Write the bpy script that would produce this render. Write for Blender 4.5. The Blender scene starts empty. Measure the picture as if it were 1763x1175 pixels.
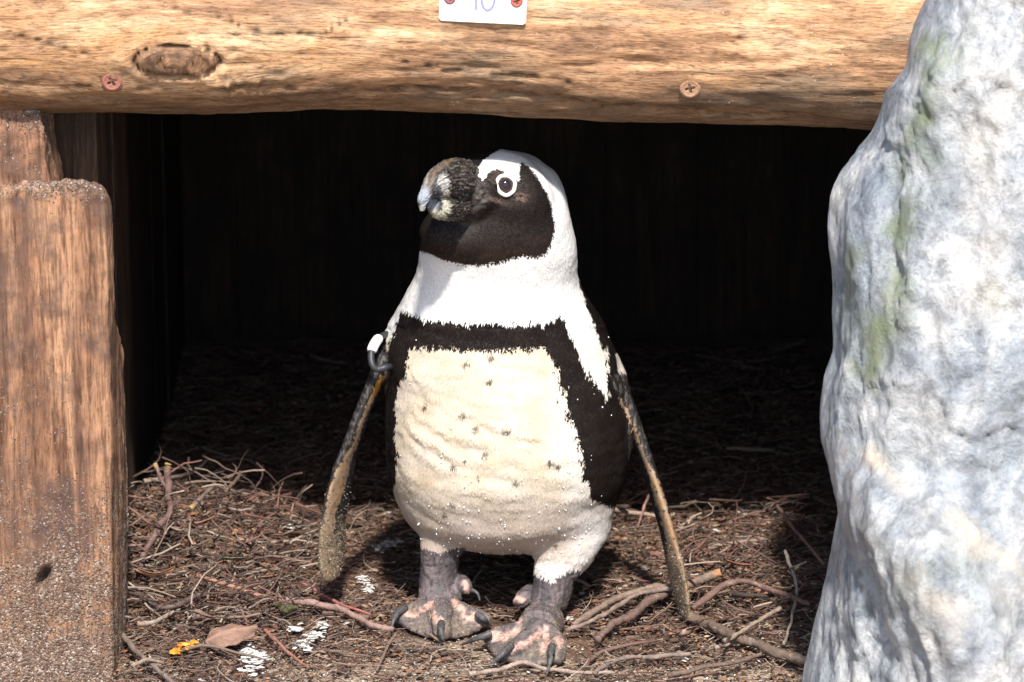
import bpy, math, random
import numpy as np
from mathutils import Vector, Matrix
from mathutils.bvhtree import BVHTree

random.seed(4)
rng = np.random.default_rng(7)
scene = bpy.context.scene
COL = scene.collection

# ------------------------------------------------------------------ camera
PITCH = math.radians(16.0)
DIST = 4.0
FOC = 144.0
ZC = 0.297
cp, sp = math.cos(PITCH), math.sin(PITCH)
CAM = np.array([0.0, -DIST * cp, ZC + DIST * sp])
FWD = np.array([0.0, cp, -sp])
UPV = np.array([0.0, sp, cp])
KK = 36.0 / FOC / 1763.0
cam_d = bpy.data.cameras.new('camera')
cam = bpy.data.objects.new('camera', cam_d)
COL.objects.link(cam)
cam.location = CAM
cam.rotation_euler = (math.pi / 2 - PITCH, 0, 0)
cam_d.lens = FOC
cam_d.sensor_width = 36
cam_d.clip_end = 500
cam_d.clip_start = 0.05
cam_d.dof.use_dof = True
cam_d.dof.focus_distance = DIST - 0.03
cam_d.dof.aperture_fstop = 9.0
scene.camera = cam

# ------------------------------------------------------------------ light
SUN_EL = math.radians(51.5)
SUN_AZ = math.radians(5)      # towards the right of the camera
sdir = Vector((math.sin(SUN_AZ) * math.cos(SUN_EL), -math.cos(SUN_AZ) * math.cos(SUN_EL), math.sin(SUN_EL)))
world = bpy.data.worlds.new('World')
scene.world = world
world.use_nodes = True
wn = world.node_tree
wn.nodes.clear()
sky = wn.nodes.new('ShaderNodeTexSky')
sky.sky_type = 'NISHITA'
sky.sun_disc = False
sky.sun_elevation = SUN_EL
sky.sun_rotation = math.atan2(sdir.x, sdir.y)
bgn = wn.nodes.new('ShaderNodeBackground')
bgn.inputs['Strength'].default_value = 0.13
outw = wn.nodes.new('ShaderNodeOutputWorld')
wn.links.new(sky.outputs[0], bgn.inputs[0])
wn.links.new(bgn.outputs[0], outw.inputs[0])
sun_d = bpy.data.lights.new('sun', 'SUN')
sun = bpy.data.objects.new('sun', sun_d)
COL.objects.link(sun)
sun_d.energy = 4.4
sun_d.angle = math.radians(3.0)
sun_d.color = (1.0, 0.94, 0.86)
sun.rotation_euler = sdir.to_track_quat('Z', 'Y').to_euler()
sun.location = (1, -3, 4)
scene.view_settings.view_transform = 'Standard'
scene.view_settings.look = 'None'
scene.view_settings.exposure = 0.82
scene.view_settings.gamma = 1.0
scene.view_settings.use_curve_mapping = False

# ------------------------------------------------------------------ helpers: picture plan <-> place
def ray(px, py):
    return FWD + (px - 881.5) * KK * np.array([1.0, 0, 0]) + (587.5 - py) * KK * UPV
def atY(px, py, Y):
    d = ray(px, py)
    return CAM + d * ((Y - CAM[1]) / d[1])
def atZ(px, py, Z):
    d = ray(px, py)
    return CAM + d * ((Z - CAM[2]) / d[2])
def proj(P):
    P = np.asarray(P, float)
    q = P - CAM
    dep = q @ FWD
    return 881.5 + q[..., 0] / dep / KK, 587.5 - (q @ UPV) / dep / KK
def pxm(n):            # pixels of the plan to metres near the bird
    return n / 1763.0

# ------------------------------------------------------------------ helpers: noise
_perm = np.random.default_rng(11).permutation(256)
_perm = np.concatenate([_perm, _perm, _perm])
_grad = np.random.default_rng(12).normal(size=(256, 3))
_grad /= np.linalg.norm(_grad, axis=1)[:, None]
def pn(P):
    P = np.asarray(P, float)
    i = np.floor(P).astype(int)
    f = P - i
    i &= 255
    u = f * f * f * (f * (f * 6 - 15) + 10)
    r = 0
    for dx in (0, 1):
        for dy in (0, 1):
            for dz in (0, 1):
                h = _perm[_perm[_perm[(i[:, 0] + dx) & 255] + ((i[:, 1] + dy) & 255)] + ((i[:, 2] + dz) & 255)]
                g = _grad[h]
                d = g[:, 0] * (f[:, 0] - dx) + g[:, 1] * (f[:, 1] - dy) + g[:, 2] * (f[:, 2] - dz)
                w = (u[:, 0] if dx else 1 - u[:, 0]) * (u[:, 1] if dy else 1 - u[:, 1]) * (u[:, 2] if dz else 1 - u[:, 2])
                r = r + w * d
    return r * 1.5
def fbm(P, s, o=4, ridged=False, seed=0.0, gain=.5):
    P = np.asarray(P, float) * np.asarray(s, float) + seed
    a, t, r = 1.0, 0.0, 0.0
    for k in range(o):
        n = pn(P)
        if ridged:
            n = 1 - 2 * np.abs(n) * 1.4
        r = r + n * a
        t += a
        a *= gain
        P = P * 2.03 + 17.3
    return r / t
def ss(a, b, x):
    t = np.clip((x - a) / (b - a), 0, 1)
    return t * t * (3 - 2 * t)
def mix(a, b, t):
    t = np.asarray(t)[:, None]
    return np.asarray(a) * (1 - t) + np.asarray(b) * t

# ------------------------------------------------------------------ helpers: objects
def link(name, me, mat=None, parent=None):
    o = bpy.data.objects.new(name, me)
    COL.objects.link(o)
    if mat is not None:
        me.materials.append(mat)
    if parent is not None:
        o.parent = parent
        o.matrix_parent_inverse = Matrix.Identity(4)
    return o
def tag(o, label=None, cat=None, group=None, kind=None):
    if label: o['label'] = label
    if cat: o['category'] = cat
    if group: o['group'] = group
    if kind: o['kind'] = kind
    return o
def empty(name, loc, label, cat, group=None):
    o = bpy.data.objects.new(name, None)
    o.empty_display_size = .05
    COL.objects.link(o)
    o.location = loc
    return tag(o, label, cat, group)
def rebase(me, loc):
    """vertices given in world space -> local to a root standing at loc"""
    n = len(me.vertices)
    a = np.empty(n * 3)
    me.vertices.foreach_get('co', a)
    a = a.reshape(-1, 3) - np.asarray(loc)
    me.vertices.foreach_set('co', a.ravel())
    me.update()
def mesh_np(name, V, F, smooth=True, colors=None, vecs=None):
    """V (n,3); F list of arrays (m,k) or one array"""
    me = bpy.data.meshes.new(name)
    V = np.asarray(V, np.float32)
    Fs = F if isinstance(F, list) else [F]
    Fs = [np.asarray(f, np.int32) for f in Fs if len(f)]
    nl = sum(f.size for f in Fs)
    npoly = sum(len(f) for f in Fs)
    me.vertices.add(len(V))
    me.vertices.foreach_set('co', V.ravel())
    me.loops.add(nl)
    me.loops.foreach_set('vertex_index', np.concatenate([f.ravel() for f in Fs]))
    me.polygons.add(npoly)
    starts, s = [], 0
    for f in Fs:
        k = f.shape[1]
        starts.append(s + np.arange(len(f)) * k)
        s += f.size
    me.polygons.foreach_set('loop_start', np.concatenate(starts).astype(np.int32))
    me.polygons.foreach_set('use_smooth', np.full(npoly, smooth))
    me.update(calc_edges=True)
    me.validate()
    if colors is not None: set_col(me, colors)
    if vecs is not None:
        a = me.attributes.new('wc', 'FLOAT_VECTOR', 'POINT')
        a.data.foreach_set('vector', np.asarray(vecs, np.float32).ravel())
    return me
def set_col(me, c, name='albedo'):
    c = np.asarray(c, np.float32)
    if c.shape[1] == 3:
        c = np.concatenate([c, np.ones((len(c), 1), np.float32)], 1)
    if name in me.attributes: me.attributes.remove(me.attributes[name])
    a = me.attributes.new(name, 'FLOAT_COLOR', 'POINT')
    a.data.foreach_set('color', np.clip(c, 0, 1).ravel())
def get_co(me):
    a = np.empty(len(me.vertices) * 3); me.vertices.foreach_get('co', a); return a.reshape(-1, 3)
def get_no(me):
    a = np.empty(len(me.vertices) * 3); me.vertices.foreach_get('normal', a); return a.reshape(-1, 3)
def set_co(me, V):
    me.vertices.foreach_set('co', np.asarray(V, np.float32).ravel()); me.update()
class Parts:
    """collects closed shells that get welded into one skin"""
    def __init__(s): s.V = []; s.F = []; s.n = 0
    def add(s, V, F):
        V = np.asarray(V, float)
        for f in F: s.F.append([int(i) + s.n for i in f])
        s.V.append(V); s.n += len(V)
    def loft(s, rings, cap=True):
        k = len(rings[0]); V = np.concatenate(rings); F = []
        for i in range(len(rings) - 1):
            for j in range(k):
                a, b = i * k + j, i * k + (j + 1) % k
                F.append([a, b, b + k, a + k])
        if cap:
            n0 = len(V)
            V = np.concatenate([V, [rings[0].mean(0)], [rings[-1].mean(0)]])
            for j in range(k):
                F.append([n0, (j + 1) % k, j])
                o = (len(rings) - 1) * k
                F.append([n0 + 1, o + j, o + (j + 1) % k])
        s.add(V, F)
    def tube(s, pts, rad, k=12, flat=1.0, axis=None):
        pts = [np.asarray(p, float) for p in pts]
        s.loft(tube_rings(pts, rad, k, flat, axis))
    def ball(s, c, r, R=None, k=20):
        c = np.asarray(c, float); rings = []
        for i in range(1, 12):
            t = math.pi * i / 12
            a = np.linspace(0, 2 * math.pi, k, endpoint=False)
            q = np.stack([np.cos(a) * math.sin(t), np.sin(a) * math.sin(t), np.full(k, math.cos(t))], 1) * np.asarray(r)
            if R is not None: q = q @ np.asarray(R).T
            rings.append(c + q)
        s.loft(rings)
    def mesh(s, name='skin'):
        me = bpy.data.meshes.new(name)
        me.from_pydata(np.concatenate(s.V).tolist(), [], s.F)
        me.update()
        return me
def tube_rings(pts, rad, k=12, flat=1.0, axis=None, twist=None):
    rings = []
    n = len(pts)
    a = np.linspace(0, 2 * math.pi, k, endpoint=False)
    for i in range(n):
        t = pts[min(i + 1, n - 1)] - pts[max(i - 1, 0)]
        t = t / (np.linalg.norm(t) + 1e-12)
        ax = np.array([0, 1.0, 0]) if axis is None else np.asarray(axis[i] if isinstance(axis, list) else axis, float)
        if abs(t @ ax) > .95: ax = np.array([1.0, 0, 0])
        u = ax - t * (ax @ t); u /= np.linalg.norm(u)
        v = np.cross(t, u)
        r = rad[i] if hasattr(rad, '__len__') else rad
        ru, rv = (r if hasattr(r, '__len__') else (r, r * flat))
        rings.append(pts[i] + np.cos(a)[:, None] * u * ru + np.sin(a)[:, None] * v * rv)
    return rings
def weld(me, voxel, smooth=4, fac=.5):
    """one continuous skin out of overlapping closed shells"""
    o = bpy.data.objects.new('tmp', me); COL.objects.link(o)
    m = o.modifiers.new('r', 'REMESH'); m.mode = 'VOXEL'; m.voxel_size = voxel; m.use_smooth_shade = True
    if smooth:
        q = o.modifiers.new('s', 'SMOOTH'); q.iterations = smooth; q.factor = fac
    dg = bpy.context.evaluated_depsgraph_get()
    dg.update()
    out = bpy.data.meshes.new_from_object(o.evaluated_get(dg))
    bpy.data.objects.remove(o)
    bpy.data.meshes.remove(me)
    return out
def spline(pts, n):
    """Catmull-Rom through rows of numbers"""
    P = np.asarray(pts, float)
    m = len(P)
    t = np.linspace(0, m - 1, n)
    i = np.clip(np.floor(t).astype(int), 0, m - 2)
    f = (t - i)[:, None]
    p0, p1, p2, p3 = P[np.maximum(i - 1, 0)], P[i], P[i + 1], P[np.minimum(i + 2, m - 1)]
    return .5 * (2 * p1 + (p2 - p0) * f + (2 * p0 - 5 * p1 + 4 * p2 - p3) * f ** 2 + (3 * p1 - p0 - 3 * p2 + p3) * f ** 3)
def inpoly(x, y, poly):
    poly = np.asarray(poly, float); r = np.zeros(len(x), bool)
    n = len(poly)
    for i in range(n):
        x1, y1 = poly[i]; x2, y2 = poly[(i + 1) % n]
        if y1 == y2: continue
        c = (y1 > y) != (y2 > y)
        r ^= c & (x < (x2 - x1) * (y - y1) / (y2 - y1) + x1)
    return r
def segdist(x, y, line):
    line = np.asarray(line, float)
    d = np.full(len(x), 1e9); tt = np.zeros(len(x))
    for i in range(len(line) - 1):
        a, b = line[i, :2], line[i + 1, :2]
        ab = b - a
        t = np.clip(((x - a[0]) * ab[0] + (y - a[1]) * ab[1]) / (ab @ ab), 0, 1)
        q = np.hypot(x - a[0] - ab[0] * t, y - a[1] - ab[1] * t)
        m = q < d
        d[m] = q[m]; tt[m] = i + t[m]
    return d, tt

# ------------------------------------------------------------------ materials
class NT:
    def __init__(s, name):
        s.m = bpy.data.materials.new(name); s.m.use_nodes = True
        s.t = s.m.node_tree; s.t.nodes.clear()
        s.out = s.n('ShaderNodeOutputMaterial'); s.b = s.n('ShaderNodeBsdfPrincipled')
        s.l(s.b.outputs[0], s.out.inputs[0])
    def n(s, k, **kw):
        x = s.t.nodes.new(k)
        for a, v in kw.items(): setattr(x, a, v)
        return x
    def l(s, a, b): s.t.links.new(a, b)
    def val(s, inp, v):
        if isinstance(v, bpy.types.NodeSocket): s.l(v, inp)
        else: inp.default_value = v
    def noise(s, vec, scale, detail=4, rough=.55, dist=0.0):
        x = s.n('ShaderNodeTexNoise'); x.inputs['Scale'].default_value = scale
        x.inputs['Detail'].default_value = detail; x.inputs['Roughness'].default_value = rough
        x.inputs['Distortion'].default_value = dist
        if vec is not None: s.l(vec, x.inputs['Vector'])
        return x.outputs['Fac']
    def mapping(s, vec, scale=(1, 1, 1), loc=(0, 0, 0)):
        x = s.n('ShaderNodeMapping'); x.inputs['Scale'].default_value = scale; x.inputs['Location'].default_value = loc
        s.l(vec, x.inputs['Vector']); return x.outputs[0]
    def ramp(s, fac, stops, interp='LINEAR'):
        x = s.n('ShaderNodeValToRGB'); x.color_ramp.interpolation = interp
        e = x.color_ramp.elements
        while len(e) > 2: e.remove(e[-1])
        for i, (p, c) in enumerate(stops):
            if i >= 2: e.new(p)
            e[i].position = p; e[i].color = (*c, 1) if hasattr(c, '__len__') else (c, c, c, 1)
        s.l(fac, x.inputs[0]); return x.outputs[0]
    def mixc(s, f, a, b, mode='MIX'):
        x = s.n('ShaderNodeMix', data_type='RGBA', blend_type=mode)
        s.val(x.inputs[0], f)
        for i, v in ((6, a), (7, b)):
            if isinstance(v, bpy.types.NodeSocket): s.l(v, x.inputs[i])
            else: x.inputs[i].default_value = (*v, 1)
        return x.outputs[2]
    def math(s, op, a, b=0.0):
        x = s.n('ShaderNodeMath', operation=op); s.val(x.inputs[0], a); s.val(x.inputs[1], b); return x.outputs[0]
    def bump(s, h, strength=.4, dist=.002, prev=None):
        x = s.n('ShaderNodeBump'); x.inputs['Strength'].default_value = strength; x.inputs['Distance'].default_value = dist
        s.l(h, x.inputs['Height'])
        if prev is not None: s.l(prev, x.inputs['Normal'])
        return x.outputs[0]
    def attr(s, name='albedo', vec=False):
        x = s.n('ShaderNodeAttribute'); x.attribute_name = name; return x.outputs['Vector' if vec else 'Color']
    def obj(s):
        return s.n('ShaderNodeTexCoord').outputs['Object']
    def fin(s, col=None, rough=.8, spec=.3, normal=None):
        if col is not None: s.val(s.b.inputs['Base Color'], col if isinstance(col, bpy.types.NodeSocket) else (*col, 1))
        s.val(s.b.inputs['Roughness'], rough)
        s.val(s.b.inputs['Specular IOR Level'], spec)
        if normal is not None: s.l(normal, s.b.inputs['Normal'])
        return s.m
def mat_attr(name, rough=.8, spec=.3, bscale=600, bstr=.3, bdist=.001, var=.25):
    t = NT(name); o = t.obj()
    n = t.noise(o, bscale, 3)
    c = t.mixc(1.0, t.attr(), t.ramp(n, [(0.3, 1 - var), (0.7, 1 + 0.0)]), 'MULTIPLY')
    return t.fin(c, rough, spec, t.bump(n, bstr, bdist))

M_skin = mat_attr('bird_skin', .62, .35, 900, .5, .0012, .35)
M_feather = mat_attr('feather', .75, .12, 400, .0, .001, .12)
M_bill = mat_attr('bill_horn', .42, .5, 650, .7, .0016, .35)
M_bark = mat_attr('twig_bark', .75, .3, 500, .6, .001, .45)
M_litter = mat_attr('litter', .8, .25, 700, .5, .001, .35)
def mat_plain(name, c, rough=.5, spec=.4, var=.1, bs=200, bstr=.1):
    t = NT(name); o = t.obj(); n = t.noise(o, bs, 3)
    c = t.mixc(1.0, c, t.ramp(n, [(0.3, 1 - var), (0.7, 1.0)]), 'MULTIPLY')
    return t.fin(c, rough, spec, t.bump(n, bstr, .0006))
M_claw = mat_plain('claw_horn', (.10, .095, .095), .55, .35, .7, 260, .7)
M_black = mat_plain('band_black', (.03, .032, .036), .5, .5, .3)
M_white = mat_plain('band_white', (.85, .85, .85), .4, .5, .05)
M_iris = mat_plain('eye_iris', (.040, .024, .028), .06, .6, .3, 400, 0)
M_pupil = mat_plain('eye_pupil', (.008, .007, .008), .05, .6, .1, 400, 0)
M_sign = mat_plain('sign_white', (.84, .84, .85), .45, .4, .08, 60, .1)
M_digit = mat_plain('digit_paint', (.27, .27, .50), .6, .3, .15, 300, .05)
M_rust = mat_attr('rusted_metal', .7, .5, 900, .6, .0008, .4)
M_water = mat_plain('wet_bead', (.80, .79, .77), .12, .7, .02, 300, 0)  # opaque near-white: the sparkle of the drops is put into the colour

def mat_log():
    t = NT('weathered_log')
    w = t.attr('wc', True)
    big = t.noise(t.mapping(w, (4, 15, 3)), 1.6, 6, .7, .6)
    med = t.noise(t.mapping(w, (10, 70, 5)), 1.5, 7, .72, .8)
    fine = t.noise(t.mapping(w, (55, 430, 22)), 1.6, 5, .75, .5)
    c = t.ramp(big, [(0.30, (.15, .085, .052)), (0.42, (.34, .19, .105)), (0.52, (.53, .305, .165)), (0.62, (.65, .44, .27)), (0.75, (.38, .235, .14))])
    dark = t.ramp(med, [(0.36, (.30, .25, .20)), (0.48, (1, 1, 1)), (0.7, (1.2, 1.16, 1.1))])
    c = t.mixc(.65, c, dark, 'MULTIPLY')
    grey = t.ramp(t.noise(t.mapping(w, (6, 22, 6), (3, 1, 2)), 1.2, 5, .6), [(0.52, 0.0), (0.66, 1.0)])
    c = t.mixc(t.math('MULTIPLY', grey, .6), c, (.25, .195, .135))
    orange = t.ramp(t.noise(t.mapping(w, (4, 24, 4), (9, 4, 2)), 1.3, 4, .6), [(0.54, 0.0), (0.68, 1.0)])
    c = t.mixc(t.math('MULTIPLY', orange, .5), c, (.60, .32, .13))
    fl = t.ramp(fine, [(0.36, (.33, .27, .22)), (0.50, (1, 1, 1)), (0.70, (1.35, 1.28, 1.2))])
    c = t.mixc(.9, c, fl, 'MULTIPLY')
    c = t.mixc(t.attr('dirt_shade'), c, (.055, .036, .022))
    sp_ = t.noise(t.obj(), 380, 2, .6)
    cl = t.noise(t.obj(), 14, 3, .6)
    spm = t.math('MULTIPLY', t.ramp(sp_, [(0.68, 0.0), (0.73, 1.0)]), t.ramp(cl, [(0.45, 0.0), (0.62, 1.0)]))
    c = t.mixc(spm, c, (.72, .68, .6))
    nb = t.bump(fine, .55, .0016)
    nb = t.bump(med, .6, .004, nb)
    nb = t.bump(spm, .5, .001, nb)
    return t.fin(c, t.ramp(med, [(0.3, .75), (0.8, .5)]), .35, nb)
M_log = mat_log()

def mat_post(name, sandz=(0.05, 0.30), top=None, base=1.0, sandy=True):
    t = NT(name)
    g = t.n('ShaderNodeNewGeometry').outputs['Position']
    o = g
    v = t.mapping(o, (30, 30, 3.0))
    big = t.noise(v, .9, 4, .6, .8)
    med = t.noise(t.mapping(o, (160, 160, 10)), 1.0, 5, .65, .6)
    blot = t.noise(o, 14, 6, .7)
    hair = t.noise(t.mapping(o, (520, 520, 42)), 1.0, 4, .7)
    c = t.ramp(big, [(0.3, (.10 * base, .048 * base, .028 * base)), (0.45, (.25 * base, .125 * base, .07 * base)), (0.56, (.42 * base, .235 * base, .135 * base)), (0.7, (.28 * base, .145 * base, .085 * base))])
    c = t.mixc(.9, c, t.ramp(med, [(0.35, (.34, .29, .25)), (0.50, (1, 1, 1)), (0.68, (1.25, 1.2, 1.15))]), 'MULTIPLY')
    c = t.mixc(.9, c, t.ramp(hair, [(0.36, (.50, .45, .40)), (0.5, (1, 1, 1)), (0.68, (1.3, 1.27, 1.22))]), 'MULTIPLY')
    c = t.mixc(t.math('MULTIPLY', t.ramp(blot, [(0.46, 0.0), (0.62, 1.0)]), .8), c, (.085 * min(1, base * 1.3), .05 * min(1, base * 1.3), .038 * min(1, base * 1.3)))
    # sand stuck to the wet wood, thicker towards the ground
    c = t.mixc(t.attr('dirt_shade'), c, (.085, .05, .042))
    sep = t.n('ShaderNodeSeparateXYZ'); t.l(g, sep.inputs[0])
    mr = t.n('ShaderNodeMapRange'); t.l(sep.outputs['Z'], mr.inputs[0])
    mr.inputs[1].default_value = sandz[1]; mr.inputs[2].default_value = sandz[0]
    mr.inputs[3].default_value = .0; mr.inputs[4].default_value = 1.0
    fac = mr.outputs[0]
    if top is not None:
        m2 = t.n('ShaderNodeMapRange'); t.l(sep.outputs['Z'], m2.inputs[0])
        m2.inputs[1].default_value = top[0]; m2.inputs[2].default_value = top[1]
        fac = t.math('MAXIMUM', fac, m2.outputs[0])
    gr = t.n('ShaderNodeTexVoronoi'); gr.inputs['Scale'].default_value = 560; t.l(o, gr.inputs['Vector'])
    grain = gr.outputs['Distance']
    cov = t.math('ADD', t.noise(o, 15, 6, .75), t.math('MULTIPLY', fac, .36))
    covm = t.ramp(cov, [(0.52, 0.0), (1.02, 1.0)])
    gs = t.noise(o, 430, 3, .7)
    thr = t.math('GREATER_THAN', t.math('ADD', gs, t.math('MULTIPLY', covm, .42)), .69)
    gcol = t.n('ShaderNodeTexVoronoi'); gcol.inputs['Scale'].default_value = 560; t.l(o, gcol.inputs['Vector'])
    hs = t.n('ShaderNodeSeparateColor'); t.l(gcol.outputs['Color'], hs.inputs[0])
    sc = t.ramp(hs.outputs[0], [(0.1, (.07, .045, .032)), (0.5, (.17, .11, .078)), (0.86, (.28, .195, .145)), (0.995, (.42, .38, .34))])
    nb = t.bump(hair, .6, .0012, t.bump(med, .6, .003))
    if sandy:
        c = t.mixc(thr, c, sc)
        h = t.math('MULTIPLY', t.math('SUBTRACT', 1.0, grain), thr)
        nb = t.bump(h, .7, .0022, nb)
    return t.fin(c, .7, .4, nb)
ztop = float(atY(100, 318, -.15)[2])
M_post = mat_post('sandy_timber', (0.02, 0.36), (ztop - .022, ztop + .004), .97)
M_post2 = mat_post('guano_timber', (-1.0, -.5), (ztop - .03, ztop + .07), 1.35)
M_inner = mat_post('nest_timber_shaded', (-2, -1), None, .10, False)  # darker copy of the timber, deepening the shade inside the box
M_side = mat_post('side_timber_lit', (-2, -1), None, .28, False)  # lighter copy of the same timber, so the front left planks look lit

def mat_rock():
    t = NT('marble_rock'); o = t.n('ShaderNodeNewGeometry').outputs['Position']
    sk = t.mapping(o, (7, 7, 4.2))
    n1 = t.noise(sk, 1.0, 6, .62, .9)
    n2 = t.noise(o, 40, 6, .7, .3)
    n3 = t.noise(o, 230, 6, .8)
    c = t.ramp(n1, [(0.30, (.13, .15, .155)), (0.41, (.23, .26, .30)), (0.50, (.31, .335, .36)), (0.58, (.50, .505, .51)), (0.64, (.36, .37, .35)), (0.74, (.27, .29, .28))])
    c = t.mixc(.8, c, t.ramp(n2, [(0.36, (.38, .42, .46)), (0.5, (.95, .97, 1)), (0.64, (1.45, 1.42, 1.38))]), 'MULTIPLY')
    c = t.mixc(.7, c, t.ramp(n3, [(0.33, (.55, .56, .55)), (0.5, (1, 1, 1)), (0.7, (1.2, 1.2, 1.2))]), 'MULTIPLY')
    vein = t.n('ShaderNodeTexWave'); vein.inputs['Scale'].default_value = 2.2; vein.inputs['Distortion'].default_value = 9
    vein.inputs['Detail'].default_value = 4; vein.inputs['Detail Scale'].default_value = 1.4
    t.l(t.mapping(o, (1.6, 1.2, .6)), vein.inputs['Vector'])
    c = t.mixc(t.math('MULTIPLY', t.ramp(vein.outputs['Fac'], [(0.78, 0.0), (0.95, 1.0)]), .10), c, (.84, .84, .85))
    c = t.mixc(t.attr('moss'), c, (.19, .22, .14))
    c = t.mixc(t.attr('rust'), c, (.62, .53, .42))
    c = t.mixc(t.attr('grime'), c, (.22, .20, .19))
    nb = t.bump(n2, .9, .008); nb = t.bump(n3, .8, .0025, nb)
    return t.fin(c, .5, .5, nb)
M_rock = mat_rock()

def mat_ground():
    t = NT('nest_soil'); o = t.n('ShaderNodeNewGeometry').outputs['Position']
    n1 = t.noise(o, 14, 6, .65); n2 = t.noise(o, 260, 4, .7)
    c = t.ramp(n1, [(0.35, (.05, .028, .02)), (0.5, (.10, .06, .04)), (0.66, (.19, .13, .09))])
    c = t.mixc(.9, c, t.ramp(n2, [(0.34, (.45, .42, .4)), (0.5, (1, 1, 1)), (0.68, (1.9, 1.8, 1.6))]), 'MULTIPLY')
    c = t.mixc(t.attr('sand'), c, t.mixc(t.ramp(n2, [(0.4, 0.0), (0.6, 1.0)]), (.15, .105, .075), (.42, .33, .25)))
    nb = t.bump(n1, .5, .006); nb = t.bump(n2, .7, .003, nb)
    return t.fin(c, .85, .25, nb)
M_ground = mat_ground()

# ------------------------------------------------------------------ ground
def gh(x, y):
    x = np.atleast_1d(np.asarray(x, float)); y = np.atleast_1d(np.asarray(y, float))
    P = np.stack([x, y, np.zeros_like(x)], 1)
    near = np.exp(-(x ** 2 + (y - .1) ** 2) / 1.2)
    z = fbm(P, 4.5, 3, seed=3.1) * .018 + fbm(P, 28, 3, seed=8.0) * .006
    z = z * near - .004
    z += .044 * np.exp(-((x + .36) ** 2) / .012 - ((y - .26) ** 2) / .03)       # litter heaped beside the post
    z += .02 * np.exp(-((x - .30) ** 2) / .015 - ((y - .08) ** 2) / .03)
    flat = np.exp(-(((x + .02) / .14) ** 2) ** 2 - (((y + .02) / .09) ** 2) ** 2)        # trodden where the bird stands
    return z * (1 - flat * .9) - .002 * flat
def build_ground():
    xs = np.concatenate([-np.geomspace(60, .72, 22), np.linspace(-.7, .7, 260), np.geomspace(.72, 60, 22)])
    ys = np.concatenate([-np.geomspace(60, .62, 22), np.linspace(-.6, 1.1, 300), np.geomspace(1.12, 60, 20)])
    X, Y = np.meshgrid(xs, ys)
    x, y = X.ravel(), Y.ravel()
    V = np.stack([x, y, gh(x, y)], 1)
    nx, ny = len(xs), len(ys)
    i = (np.arange(ny - 1)[:, None] * nx + np.arange(nx - 1)[None]).ravel()
    me = mesh_np('ground', V, np.stack([i, i + 1, i + nx + 1, i + nx], 1))
    s = ss(.02, -.16, y + fbm(V, 9, 3, seed=1) * .16) * .9
    s = np.maximum(s, ss(.8, 1.5, np.hypot(x, y)))
    set_col(me, np.repeat(s[:, None], 3, 1), 'sand')
    tag(link('ground', me, M_ground), 'brown nest soil strewn with sand and plant litter', kind='structure')
build_ground()
def onG(px, py, h=0.0):
    z = 0.0
    for _ in range(6):
        p = atZ(px, py, z + h)
        z = float(gh(p[0], p[1])[0])
    return atZ(px, py, z + h)

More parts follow.
